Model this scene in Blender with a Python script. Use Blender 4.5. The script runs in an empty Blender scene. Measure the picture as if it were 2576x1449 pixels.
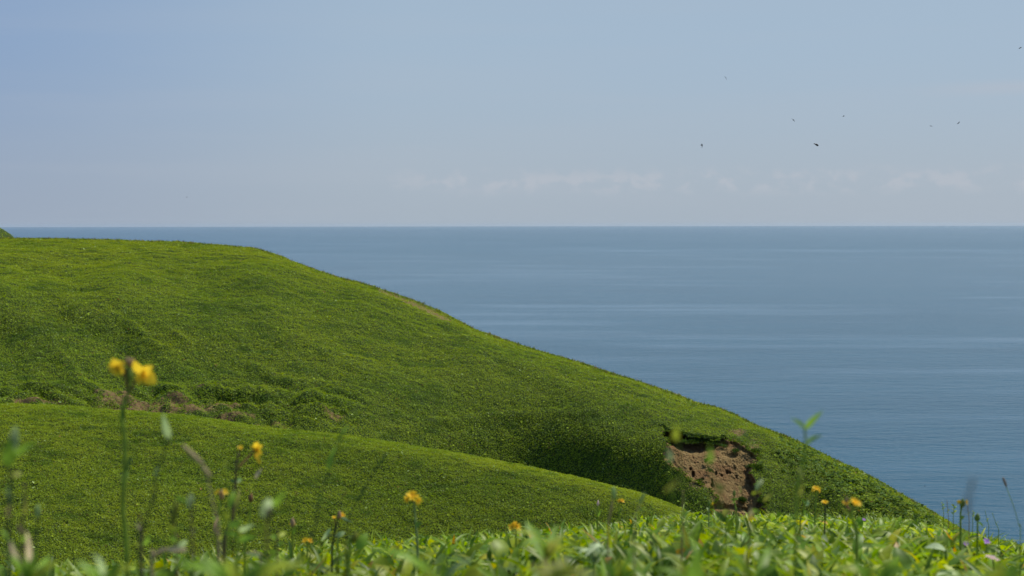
import bpy, bmesh, math, random
import numpy as np
from mathutils import Vector, Matrix, Euler

random.seed(7)
rng = np.random.default_rng(11)
C = bpy.context.scene.collection
R_ = math.radians

# ------------------------------------------------------------------ camera
F = 3578.0                      # focal length in units of a 2576-wide picture
CX, CY = 1288.0, 724.5
EYE = 565.0                     # row of eye level in that picture
CAMZ = 80.0
cam_d = bpy.data.cameras.new('camera')
cam = bpy.data.objects.new('camera', cam_d); C.objects.link(cam)
bpy.context.scene.camera = cam
cam_d.sensor_width = 36.0
cam_d.lens = 36.0 * F / 2576.0
cam_d.clip_start = 0.02
cam_d.clip_end = 200000.0
pitch = math.atan((CY - EYE) / F)
cam_m = Matrix.Rotation(math.pi / 2 - pitch, 4, 'X') @ Matrix.Rotation(-0.0013, 4, 'Z')
cam.matrix_world = Matrix.Translation((0, 0, CAMZ)) @ cam_m
cam_d.dof.use_dof = True
cam_d.dof.focus_distance = 45.0
cam_d.dof.aperture_fstop = 9.5

M3 = np.array(cam_m.to_3x3())
def ray(px, py):
    px = np.asarray(px, float); py = np.asarray(py, float)
    v = np.stack([(px - CX) / F, -(py - CY) / F, -np.ones(np.broadcast(px, py).shape)], -1) if px.shape == py.shape else \
        np.stack([np.broadcast_to((px - CX) / F, np.broadcast(px, py).shape), np.broadcast_to(-(py - CY) / F, np.broadcast(px, py).shape), -np.ones(np.broadcast(px, py).shape)], -1)
    w = v @ M3.T
    return w / np.hypot(w[..., 0], w[..., 1])[..., None]
def at(px, py, R):
    p = ray(px, py) * np.asarray(R, float)[..., None]
    p[..., 2] += CAMZ
    return p
def P(px, py, R):
    return Vector([float(c) for c in at(px, py, R)])

# ------------------------------------------------------------------ light
SUN_EL, SUN_AZ = 54.0, 52.0     # azimuth measured from +Y towards +X
world = bpy.data.worlds.new('World'); bpy.context.scene.world = world
world.use_nodes = True
nt = world.node_tree; nt.nodes.clear()
def N(t, nt_=None, **k):
    n = (nt_ or nt).nodes.new(t)
    for a, b in k.items(): setattr(n, a, b)
    return n
L = lambda a, b, nt_=None: (nt_ or nt).links.new(a, b)
def math_n(tree, op, a, b=None, c=None, clamp=False):
    n = tree.nodes.new('ShaderNodeMath'); n.operation = op; n.use_clamp = clamp
    for i, v in enumerate((a, b, c)):
        if v is None: continue
        if isinstance(v, (int, float)): n.inputs[i].default_value = v
        else: tree.links.new(v, n.inputs[i])
    return n.outputs[0]
def mixc(tree, fac, a, b):
    n = tree.nodes.new('ShaderNodeMix'); n.data_type = 'RGBA'
    for s, v in ((n.inputs[0], fac), (n.inputs[6], a), (n.inputs[7], b)):
        if isinstance(v, (int, float)): s.default_value = v
        elif isinstance(v, (tuple, list)): s.default_value = (*v[:3], 1)
        else: tree.links.new(v, s)
    return n.outputs[2]
def maprange(tree, v, a, b, c=0.0, d=1.0, smooth=True):
    n = tree.nodes.new('ShaderNodeMapRange'); n.interpolation_type = 'SMOOTHSTEP' if smooth else 'LINEAR'
    tree.links.new(v, n.inputs[0])
    for i, x in enumerate((a, b, c, d)): n.inputs[i + 1].default_value = x
    return n.outputs[0]

sky = N('ShaderNodeTexSky', sky_type='NISHITA', sun_disc=False)
sky.sun_elevation = R_(SUN_EL); sky.sun_rotation = R_(SUN_AZ)
sky.altitude = 80; sky.air_density = 1.0; sky.dust_density = 2.2; sky.ozone_density = 1.0
tc = N('ShaderNodeTexCoord'); sp = N('ShaderNodeSeparateXYZ')
L(tc.outputs['Generated'], sp.inputs[0])
X, Y, Z = sp.outputs
# thin high veil and a low bank of faint cumulus, laid out by sky direction
hz = maprange(nt, Z, -0.02, 0.30, 1.0, 0.0)
side = maprange(nt, X, -0.40, -0.05)
low = mixc(nt, side, (3.30, 4.05, 5.25), (4.00, 4.75, 5.60))
mid = mixc(nt, side, (2.50, 3.65, 5.65), (3.65, 4.80, 6.10))
high = (1.5, 2.5, 4.8)
veil_col = mixc(nt, maprange(nt, Z, 0.0, 0.13), low, mid)
veil_col = mixc(nt, maprange(nt, Z, 0.12, 0.60), veil_col, high)
col = mixc(nt, 0.92, sky.outputs[0], veil_col)
cv = N('ShaderNodeCombineXYZ')
L(math_n(nt, 'MULTIPLY', X, 48.0), cv.inputs[0]); L(math_n(nt, 'MULTIPLY', Z, 80.0), cv.inputs[2])
no = N('ShaderNodeTexNoise'); no.inputs['Scale'].default_value = 1.0; no.inputs['Detail'].default_value = 7; no.inputs['Roughness'].default_value = .58
L(cv.outputs[0], no.inputs['Vector'])
band = math_n(nt, 'MULTIPLY', maprange(nt, Z, 0.017, 0.029), maprange(nt, Z, 0.030, 0.043, 1.0, 0.0))
bandx = maprange(nt, X, -0.12, -0.03)
cl = math_n(nt, 'MULTIPLY', math_n(nt, 'MULTIPLY', maprange(nt, no.outputs[0], 0.46, 0.60), band), bandx)
col = mixc(nt, math_n(nt, 'MULTIPLY', cl, 0.60), col, (4.85, 5.2, 5.8))
cv2 = N('ShaderNodeCombineXYZ')
L(math_n(nt, 'MULTIPLY', X, 5.0), cv2.inputs[0]); L(math_n(nt, 'MULTIPLY', Z, 60.0), cv2.inputs[2]); cv2.inputs[1].default_value = 3.3
no2 = N('ShaderNodeTexNoise'); no2.inputs['Scale'].default_value = 1.0; no2.inputs['Detail'].default_value = 5
L(cv2.outputs[0], no2.inputs['Vector'])
st = math_n(nt, 'MULTIPLY', maprange(nt, Z, 0.082, 0.090), maprange(nt, Z, 0.090, 0.097, 1.0, 0.0))
st = math_n(nt, 'MULTIPLY', st, maprange(nt, X, 0.25, 0.33))
col = mixc(nt, math_n(nt, 'MULTIPLY', st, 0.35), col, (4.8, 5.0, 5.6))
soft = math_n(nt, 'MULTIPLY', maprange(nt, no2.outputs[0], 0.40, 0.75), math_n(nt, 'MULTIPLY', hz, 0.14))
col = mixc(nt, soft, col, (4.6, 5.0, 5.7))
bg = N('ShaderNodeBackground'); bg.inputs[1].default_value = 0.10
wo = N('ShaderNodeOutputWorld'); L(col, bg.inputs[0]); L(bg.outputs[0], wo.inputs[0])

sd = bpy.data.lights.new('sun', 'SUN'); sd.energy = 5.0; sd.angle = R_(0.5); sd.color = (1.0, 0.94, 0.82)
sun = bpy.data.objects.new('sun', sd); C.objects.link(sun)
sdir = Vector((math.cos(R_(SUN_EL)) * math.sin(R_(SUN_AZ)), math.cos(R_(SUN_EL)) * math.cos(R_(SUN_AZ)), math.sin(R_(SUN_EL))))
sun.rotation_euler = sdir.to_track_quat('Z', 'Y').to_euler()
sun.location = (0, 0, 200)
vs = bpy.context.scene.view_settings
vs.view_transform = 'Standard'; vs.look = 'None'; vs.gamma = 1; vs.use_curve_mapping = False
vs.exposure = 0.0
bpy.context.scene.cycles.max_bounces = 6
bpy.context.scene.cycles.transmission_bounces = 4
bpy.context.scene.cycles.use_denoising = True
bpy.context.scene.cycles.sample_clamp_direct = 3.0; bpy.context.scene.cycles.sample_clamp_indirect = 3.0

# ------------------------------------------------------------------ helpers
def hash3(i, j, seed):
    n = (i.astype(np.int64) * 374761393 + j.astype(np.int64) * 668265263 + seed * 1442695041) & 0xffffffff
    n = ((n ^ (n >> 13)) * 1274126177) & 0xffffffff
    n = ((n ^ (n >> 15)) * 2246822519) & 0xffffffff
    return ((n ^ (n >> 16)) & 0xffffff) / float(0xffffff)
def vnoise(x, y, seed=0):
    i = np.floor(x); j = np.floor(y); u = x - i; v = y - j
    u = u * u * u * (u * (6 * u - 15) + 10); v = v * v * v * (v * (6 * v - 15) + 10)
    i = i.astype(np.int64); j = j.astype(np.int64)
    a = hash3(i, j, seed); b = hash3(i + 1, j, seed); c = hash3(i, j + 1, seed); d = hash3(i + 1, j + 1, seed)
    return (a + (b - a) * u) * (1 - v) + (c + (d - c) * u) * v
def fbm(x, y, oct=4, seed=0, rough=.5):
    s = 0; a = 1; t = 0
    for k in range(oct):
        cx, sx = math.cos(.7 * k), math.sin(.7 * k)
        s = s + a * (vnoise((x * cx - y * sx) * 2 ** k, (x * sx + y * cx) * 2 ** k, seed + 17 * k) - .5); t += a; a *= rough
    return s / t * 2
def sstep(a, b, x):
    t = np.clip((x - a) / (b - a), 0, 1); return t * t * (3 - 2 * t)

def tps_fit(pts, vals):
    pts = np.asarray(pts, float) / 1000; vals = np.asarray(vals, float); n = len(pts)
    d = np.linalg.norm(pts[:, None] - pts[None], axis=-1)
    K = np.where(d > 0, d * d * np.log(d + 1e-12), 0) + np.eye(n) * 3e-4
    Pm = np.c_[np.ones(n), pts]
    A = np.zeros((n + 3, n + 3)); A[:n, :n] = K; A[:n, n:] = Pm; A[n:, :n] = Pm.T
    w = np.linalg.solve(A, np.r_[vals, 0, 0, 0])
    def f(x, y):
        x = np.asarray(x, float) / 1000; y = np.asarray(y, float) / 1000
        s = w[n] + w[n + 1] * x + w[n + 2] * y
        for k in range(n):
            d2 = (x - pts[k, 0]) ** 2 + (y - pts[k, 1]) ** 2
            s = s + w[k] * .5 * d2 * np.log(d2 + 1e-12)
        return s
    return f

def mesh_np(name, V, Fq, mat, attrs=None, smooth=True, parent=None, link=True):
    me = bpy.data.meshes.new(name)
    V = np.asarray(V, np.float32).reshape(-1, 3); Fq = np.asarray(Fq, np.int32)
    k = Fq.shape[1]
    me.vertices.add(len(V)); me.vertices.foreach_set('co', V.ravel())
    me.loops.add(Fq.size); me.loops.foreach_set('vertex_index', Fq.ravel())
    me.polygons.add(len(Fq)); me.polygons.foreach_set('loop_start', np.arange(0, Fq.size, k, dtype=np.int32))
    me.polygons.foreach_set('use_smooth', np.full(len(Fq), smooth))
    for an, (ty, arr) in (attrs or {}).items():
        if ty == 'C':
            a = me.color_attributes.new(an, 'FLOAT_COLOR', 'POINT')
            if arr.shape[-1] == 3: arr = np.c_[arr, np.ones(len(arr))]
            a.data.foreach_set('color', arr.astype(np.float32).ravel())
        else:
            a = me.attributes.new(an, 'FLOAT', 'POINT'); a.data.foreach_set('value', arr.astype(np.float32).ravel())
    me.update(calc_edges=True)
    me.materials.append(mat)
    o = bpy.data.objects.new(name, me)
    if link: C.objects.link(o)
    if parent: o.parent = parent
    return o
def tag(o, label=None, cat=None, group=None, kind=None):
    if label: o['label'] = label
    if cat: o['category'] = cat
    if group: o['group'] = group
    if kind: o['kind'] = kind
    return o
def grid_faces(nr, nc):
    i = np.arange(nr - 1)[:, None] * nc + np.arange(nc - 1)[None]
    return np.stack([i, i + 1, i + 1 + nc, i + nc], -1).reshape(-1, 4)

# ------------------------------------------------------------------ materials
def new_mat(name):
    m = bpy.data.materials.new(name); m.use_nodes = True
    t = m.node_tree; b = t.nodes['Principled BSDF']
    return m, t, b
def tex_noise(t, scale, detail=4, rough=.5, coord='Object', vec=None):
    n = t.nodes.new('ShaderNodeTexNoise'); n.inputs['Scale'].default_value = scale
    n.inputs['Detail'].default_value = detail; n.inputs['Roughness'].default_value = rough
    if vec is None:
        c = t.nodes.new('ShaderNodeTexCoord'); t.links.new(c.outputs[coord], n.inputs['Vector'])
    else: t.links.new(vec, n.inputs['Vector'])
    return n.outputs[0]
def attr_leaf_mat(name, transl=.3, rough=.45, spec=.4, vein=False):
    m, t, b = new_mat(name)
    a = t.nodes.new('ShaderNodeVertexColor'); a.layer_name = 'Col'
    colr = a.outputs[0]
    if vein:
        nz = tex_noise(t, 60, 3)
        hs = t.nodes.new('ShaderNodeHueSaturation'); t.links.new(colr, hs.inputs['Color'])
        t.links.new(maprange(t, nz, .3, .7, .8, 1.2), hs.inputs['Value']); colr = hs.outputs[0]
    t.links.new(colr, b.inputs['Base Color'])
    b.inputs['Roughness'].default_value = rough; b.inputs['Specular IOR Level'].default_value = spec
    tr = t.nodes.new('ShaderNodeBsdfTranslucent')
    hs2 = t.nodes.new('ShaderNodeHueSaturation'); hs2.inputs['Value'].default_value = 1.35; hs2.inputs['Hue'].default_value = .485; hs2.inputs['Saturation'].default_value = 1.1
    t.links.new(colr, hs2.inputs['Color']); t.links.new(hs2.outputs[0], tr.inputs[0])
    mx = t.nodes.new('ShaderNodeMixShader'); mx.inputs[0].default_value = transl
    t.links.new(b.outputs[0], mx.inputs[1]); t.links.new(tr.outputs[0], mx.inputs[2])
    t.links.new(mx.outputs[0], t.nodes['Material Output'].inputs[0])
    return m
def plain_leaf(name, c, transl=.3, rough=.45, var=.25, nscale=40, spec=.2):
    m, t, b = new_mat(name)
    nz = tex_noise(t, nscale, 4)
    cc = mixc(t, maprange(t, nz, .3, .7), tuple(x * (1 - var) for x in c), tuple(x * (1 + var) for x in c))
    t.links.new(cc, b.inputs['Base Color']); b.inputs['Roughness'].default_value = rough; b.inputs['Specular IOR Level'].default_value = spec
    if transl:
        tr = t.nodes.new('ShaderNodeBsdfTranslucent'); t.links.new(cc, tr.inputs[0])
        mx = t.nodes.new('ShaderNodeMixShader'); mx.inputs[0].default_value = transl
        t.links.new(b.outputs[0], mx.inputs[1]); t.links.new(tr.outputs[0], mx.inputs[2])
        t.links.new(mx.outputs[0], t.nodes['Material Output'].inputs[0])
    return m

# soil / hill ground
def ground_mat(name, soil=True):
    m, t, b = new_mat(name)
    n1 = tex_noise(t, .35, 5); n2 = tex_noise(t, 9, 5, .65)
    g = mixc(t, maprange(t, n2, .3, .7), (.022, .042, .008), (.050, .082, .013))
    g = mixc(t, maprange(t, n1, .4, .65, 0, .5), g, (.055, .075, .012))
    if soil:
        a = t.nodes.new('ShaderNodeAttribute'); a.attribute_name = 'soil'
        n3 = tex_noise(t, 5, 6, .7)
        s = mixc(t, maprange(t, n3, .3, .7), (.10, .068, .028), (.23, .160, .072))
        f = maprange(t, math_n(t, 'ADD', a.outputs['Fac'], math_n(t, 'MULTIPLY', math_n(t, 'SUBTRACT', n2, .5), 2.2)), .40, .62)
        g = mixc(t, f, g, s)
    t.links.new(g, b.inputs['Base Color']); b.inputs['Roughness'].default_value = .9; b.inputs['Specular IOR Level'].default_value = .1
    bp = t.nodes.new('ShaderNodeBump'); bp.inputs['Distance'].default_value = .12; bp.inputs['Strength'].default_value = .8
    t.links.new(n2, bp.inputs['Height']); t.links.new(bp.outputs[0], b.inputs['Normal'])
    return m
M_hill = ground_mat('hill_turf')
M_ground = ground_mat('foreground_soil', False)

def scar_mat():
    m, t, b = new_mat('bare_earth')
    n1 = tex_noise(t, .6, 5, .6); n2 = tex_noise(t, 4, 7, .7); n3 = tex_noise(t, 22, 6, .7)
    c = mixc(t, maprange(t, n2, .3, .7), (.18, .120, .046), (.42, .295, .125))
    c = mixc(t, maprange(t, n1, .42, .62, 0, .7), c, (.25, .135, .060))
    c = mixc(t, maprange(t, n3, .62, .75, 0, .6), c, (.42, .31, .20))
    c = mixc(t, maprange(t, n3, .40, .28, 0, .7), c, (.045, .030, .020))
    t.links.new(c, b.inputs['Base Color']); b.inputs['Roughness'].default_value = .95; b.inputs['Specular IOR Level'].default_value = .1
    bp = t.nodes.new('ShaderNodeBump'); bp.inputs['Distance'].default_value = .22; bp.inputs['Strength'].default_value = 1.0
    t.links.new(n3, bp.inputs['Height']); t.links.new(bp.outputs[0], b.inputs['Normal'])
    return m
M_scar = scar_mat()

def water_mat():
    m, t, b = new_mat('sea_water')
    geo = t.nodes.new('ShaderNodeNewGeometry')
    def mapped(sx, sy, rot):
        mp = t.nodes.new('ShaderNodeMapping'); mp.inputs['Scale'].default_value = (sx, sy, 1); mp.inputs['Rotation'].default_value = (0, 0, rot)
        t.links.new(geo.outputs['Position'], mp.inputs[0]); return mp.outputs[0]
    # slicks and wind lanes, hundreds of metres long
    s1 = tex_noise(t, 1, 5, .6, vec=mapped(.0022, .0050, .12)); s2 = tex_noise(t, 1, 4, .6, vec=mapped(.003, .012, -.04))
    s3 = tex_noise(t, 1, 5, .55, vec=mapped(.0005, .0013, -.08))
    s4 = tex_noise(t, 1, 4, .6, vec=mapped(.0014, .016, .06))
    sl = math_n(t, 'ADD', math_n(t, 'ADD', math_n(t, 'MULTIPLY', s1, .36), math_n(t, 'MULTIPLY', s3, .34)), math_n(t, 'MULTIPLY', s4, .30))
    slick = maprange(t, sl, .485, .63)
    w1 = tex_noise(t, 1, 4, .62, vec=mapped(.16, .42, .25)); w2 = tex_noise(t, 1, 3, .6, vec=mapped(.045, .12, -.12))
    w3 = tex_noise(t, 1, 3, .6, vec=mapped(.8, 1.6, .1))
    h = math_n(t, 'ADD', math_n(t, 'ADD', math_n(t, 'MULTIPLY', w1, .55), math_n(t, 'MULTIPLY', w2, 1.0)), math_n(t, 'MULTIPLY', w3, .12))
    bp = t.nodes.new('ShaderNodeBump'); bp.inputs['Distance'].default_value = 1.6
    ln_ = t.nodes.new('ShaderNodeVectorMath'); ln_.operation = 'LENGTH'; t.links.new(geo.outputs['Position'], ln_.inputs[0])
    fade = maprange(t, ln_.outputs['Value'], 500, 7000, 1.0, .22)
    t.links.new(math_n(t, 'MULTIPLY', maprange(t, slick, 0, 1, .66, .34), fade), bp.inputs['Strength'])
    t.links.new(h, bp.inputs['Height']); t.links.new(bp.outputs[0], b.inputs['Normal'])
    deep = mixc(t, maprange(t, s2, .35, .65), (.006, .064, .106), (.011, .078, .126))
    c = mixc(t, slick, deep, (.060, .135, .20))
    t.links.new(c, b.inputs['Base Color'])
    t.links.new(maprange(t, fade, .22, 1.0, .26, .2), b.inputs['Roughness']); b.inputs['IOR'].default_value = 1.33; b.inputs['Specular Tint'].default_value = (.60, .84, 1, 1)
    return m
M_sea = water_mat()

M_hleaf = attr_leaf_mat('hillside_leaves', .28, .7, .08)
M_fleaf = attr_leaf_mat('foreground_leaves', .42, .45, .22, vein=True)

# ------------------------------------------------------------------ sea
def build_sea():
    rad = np.r_[0, 150, 300, 600, 1200, 3000, 9000, 20000, 40000, 64000.]
    na = 96; V = []; 
    for r in rad:
        for k in range(na):
            a = 2 * math.pi * k / na; V.append((r * math.cos(a), r * math.sin(a), 0))
    Fq = []
    for i in range(len(rad) - 1):
        for k in range(na):
            Fq.append((i * na + k, (i + 1) * na + k, (i + 1) * na + (k + 1) % na, i * na + (k + 1) % na))
    o = mesh_np('sea', V, Fq, M_sea); tag(o, 'calm blue sea reaching to a straight horizon', 'sea', kind='structure')
build_sea()

# ------------------------------------------------------------------ far hill
FC = np.array([(-1200, 600), (-300, 604), (0, 603), (150, 604), (300, 606), (450, 611), (560, 620), (640, 627), (700, 645), (760, 669), (800, 685), (850, 702), (900, 712), (950, 727),
    (1000, 744), (1050, 762), (1090, 778), (1130, 798), (1200, 834), (1300, 868), (1380, 893), (1450, 912), (1520, 936), (1600, 960), (1700, 996), (1750, 1018), (1800, 1028),
    (1850, 1049), (1900, 1075), (2000, 1112), (2100, 1162), (2200, 1210), (2260, 1247), (2350, 1297), (2420, 1340), (2576, 1425), (3000, 1660), (3600, 1950)], float)
NC = np.array([(-1200, 1000), (-200, 1012), (0, 1018), (120, 1021), (350, 1038), (500, 1052), (700, 1083), (850, 1098), (1000, 1120), (1150, 1143), (1300, 1172), (1450, 1205), (1600, 1242),
    (1680, 1272), (1720, 1290), (1800, 1335), (2000, 1440), (2576, 1720), (3600, 2150)], float)
def smooth_curve(A):
    xs = np.arange(A[0, 0], A[-1, 0] + 1, 4.0); ys = np.interp(xs, A[:, 0], A[:, 1])
    k = np.hanning(9); k /= k.sum(); yp = np.pad(ys, 4, mode='edge'); ys = np.convolve(yp, k, 'valid')
    return lambda x: np.interp(x, xs, ys)
fc = smooth_curve(FC); nc_ = smooth_curve(NC)

far_pts = []
def col_pts(px, lst):
    for py, r in lst: far_pts.append((px, py, r))
for q in (-1000, -500, -200): col_pts(q, [(605, 172), (700, 136), (850, 121), (1000, 109), (1120, 102)])
col_pts(0, [(603, 172), (690, 137), (850, 121), (1000, 109), (1120, 102)])
col_pts(300, [(606, 170), (690, 138), (850, 122), (1000, 110), (1130, 102)])
col_pts(640, [(627, 163), (700, 141), (850, 123), (1040, 109.5), (1180, 102)])
col_pts(900, [(712, 148), (770, 136), (900, 122), (1050, 111), (1250, 100)])
col_pts(1200, [(834, 138), (880, 130), (1000, 120), (1080, 116.4), (1150, 114.0), (1220, 111.6), (1340, 105)])
col_pts(1350, [(885, 135), (940, 127), (1040, 119.5), (1090, 117.2), (1150, 115.6), (1220, 113.8), (1350, 108)])
col_pts(1500, [(929, 131), (980, 124), (1045, 118), (1090, 115.6), (1150, 113.6), (1220, 111.8), (1350, 107)])
col_pts(1650, [(978, 128), (1025, 121.5), (1065, 117), (1110, 113), (1160, 110.8), (1220, 109.2), (1400, 104.5)])
col_pts(1740, [(1013, 126), (1050, 120), (1080, 116), (1150, 111.2), (1250, 107.8), (1420, 103)])
col_pts(1900, [(1075, 123), (1110, 118.5), (1200, 113), (1300, 109), (1450, 104)])
col_pts(2100, [(1162, 119), (1200, 115), (1300, 110), (1450, 105)])
col_pts(2350, [(1297, 112.5), (1340, 110), (1480, 105)])
col_pts(2576, [(1425, 108), (1480, 106), (1600, 102)])
col_pts(3000, [(1660, 102), (1800, 98)]); col_pts(3600, [(1950, 95), (2100, 91)])
fp = np.array(far_pts)
far_tps = tps_fit(fp[:, :2], fp[:, 2])

def stroke(px, py, line, width, taper=False):
    """distance-weighted bump along a polyline, returns (weight, signed side)"""
    best = np.full(px.shape, 1e9); side = np.zeros(px.shape); tt = np.zeros(px.shape)
    line = np.array(line, float); nseg = len(line) - 1
    for ii, (a, b) in enumerate(zip(line[:-1], line[1:])):
        d = b - a; t = np.clip(((px - a[0]) * d[0] + (py - a[1]) * d[1]) / (d @ d), 0, 1)
        qx = px - (a[0] + t * d[0]); qy = py - (a[1] + t * d[1]); dist = np.hypot(qx, qy)
        s = np.sign(d[0] * qy - d[1] * qx)
        m = dist < best; best = np.where(m, dist, best); side = np.where(m, s, side); tt = np.where(m, (ii + t) / nseg, tt)
    g = np.exp(-(best / width) ** 2)
    if taper: g = g * np.sin(np.pi * tt) ** .7
    return g, best * side
def far_relief(px, py, x, y):
    px = px + 14 * fbm(px / 30, py / 20, 3, 201); py = py + 9 * fbm(px / 26, py / 18, 3, 203)
    h = .50 * fbm(x / 14, y / 14, 3, 3) + .22 * fbm(x / 3.2, y / 3.2, 4, 5) + .10 * fbm(x / .9, y / .9, 3, 9)
    bandm = sstep(955, 990, py) * sstep(960, 820, px) * sstep(1100, 1075, py)
    h = h + bandm * (.85 * np.abs(fbm(x / 2.6, y / 1.8, 3, 211)) + .30 * fbm(x / 1.1, y / .9, 3, 213))
    for line, w, a in (([(120, 860), (190, 945), (262, 1002)], 13, .32), ([(90, 700), (200, 790), (330, 850), (480, 940)], 26, .45),
                       ([(1240, 890), (1400, 975), (1640, 1040), (1700, 1060)], 30, .35), ([(500, 690), (700, 694), (900, 720)], 22, .30),
                       ([(640, 800), (900, 930), (1150, 1010)], 36, .5), ([(240, 770), (330, 830), (450, 900)], 10, .3), ([(560, 900), (700, 960), (860, 1010)], 12, .3), ([(380, 800), (520, 900)], 9, .2), ([(950, 1098), (1100, 1072), (1300, 1056), (1500, 1038)], 12, .35),
                       ([(740, 1066), (790, 1058), (840, 1062)], 16, .55), ([(700, 1040), (800, 1028), (880, 1034)], 9, .5),
                       ([(1120, 1112), (1220, 1104)], 16, .4), ([(50, 975), (140, 978)], 6, .45), ([(530, 1000), (640, 1004)], 6, .45),
                       ([(370, 965), (470, 980)], 12, .45), ([(280, 940), (420, 925)], 12, .3), ([(0, 655), (60, 672), (180, 700)], 8, -.35),
                       ([(2000, 1180), (2150, 1290)], 30, .35), ([(1830, 1068), (1930, 1110), (2000, 1180)], 14, .3)):
        g, _ = stroke(px, py, line, w, True); h = h + a * g
    for line, w, a in (([(70, 989), (100, 987), (140, 990)], 6, .8), ([(535, 1011), (580, 1010), (640, 1016)], 5, .85), ([(370, 986), (440, 992)], 5, .5),
                       ([(690, 1046), (780, 1036), (880, 1044)], 9, .45), ([(170, 828), (270, 848)], 10, .25), ([(300, 850), (420, 856)], 8, .25)):
        g, _ = stroke(px, py, line, w, True); h = h - 1.3 * a * g * (.7 + .8 * fbm(px / 12, py / 9, 2, 207))
    return h
def far_point(px, py, rel=True):
    c = fc(px)
    R = far_tps(px, py) + 5.0 * np.exp(-np.clip(py - c, 0, None) / 7.0)
    yc = np.interp(px, [900, 1100, 1300, 1500, 1640, 1760], [1104, 1074, 1057, 1046, 1058, 1080])
    R = R + 1.0 * sstep(-.1, 1.25, (py - yc) / 120) * 1.2 * sstep(700, 1580, px) * sstep(1740, 1610, px)
    p = at(px, py, R)
    if rel:
        k = sstep(-6, 26, py - c) * .85 + .15
        p[..., 2] += far_relief(px, py, p[..., 0], p[..., 1]) * k
    return p

SCAR = [(1672, 1082), (1700, 1086), (1730, 1094), (1765, 1101), (1800, 1106), (1826, 1106), (1850, 1108), (1872, 1124), (1900, 1142), (1914, 1156), (1897, 1172), (1886, 1190),
    (1902, 1222), (1914, 1246), (1928, 1262), (1922, 1300), (1915, 1352), (1800, 1352), (1791, 1300), (1789, 1276), (1808, 1262), (1787, 1234), (1757, 1222), (1733, 1208), (1707, 1191), (1682, 1169),
    (1665, 1153), (1679, 1127), (1682, 1112), (1669, 1097)]
def poly_sd(px, py, poly):
    poly = np.array(poly, float); ins = np.zeros(px.shape, bool); best = np.full(px.shape, 1e9)
    for a, b in zip(poly, np.roll(poly, -1, 0)):
        d = b - a; t = np.clip(((px - a[0]) * d[0] + (py - a[1]) * d[1]) / (d @ d), 0, 1)
        best = np.minimum(best, np.hypot(px - a[0] - t * d[0], py - a[1] - t * d[1]))
        cr = ((a[1] > py) != (b[1] > py)) & (px < (b[0] - a[0]) * (py - a[1]) / (b[1] - a[1] + 1e-12) + a[0])
        ins ^= cr
    return np.where(ins, best, -best)
def wob(px, py):      # wobble that roughens the rim of the scar
    return px + 3 * fbm(px / 9, py / 9, 3, 31), py + 2.5 * fbm(px / 8, py / 8, 3, 37)
def soil_mask(px, py):
    m = np.zeros(px.shape)
    for cx, cy, rx, ry, s in ((70, 1010, 110, 9, .9), (290, 1000, 60, 26, .9), (350, 1022, 120, 16, 1), (455, 1034, 90, 14, 1), (440, 1010, 40, 14, .8), (565, 1022, 60, 9, 1), (590, 1054, 55, 15, 1), (690, 1078, 50, 7, 1),
                              (840, 1060, 35, 9, .8), (1766, 1226, 48, 13, .85), (1848, 1092, 34, 10, .62), (1740, 1236, 50, 10, .6), (1800, 1250, 26, 26, .8), (1894, 1122, 26, 20, .6), (1925, 1262, 12, 24, .6), (520, 975, 60, 7, .4)):
        m = np.maximum(m, s * np.exp(-(((px - cx) / rx) ** 2 + ((py - cy) / ry) ** 2) ** 1.5))
    g, _ = stroke(px, py, [(955, 735), (1010, 752), (1060, 772), (1130, 808)], 7); m = np.maximum(m, g * .95)
    m = m * (.86 + .8 * fbm(px / 20, py / 9, 4, 221))
    m = np.maximum(m, g * 1.0)
    sd_ = poly_sd(px, py, SCAR); m = np.maximum(m, sstep(-9, -1, sd_) * .50)
    return m

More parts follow.
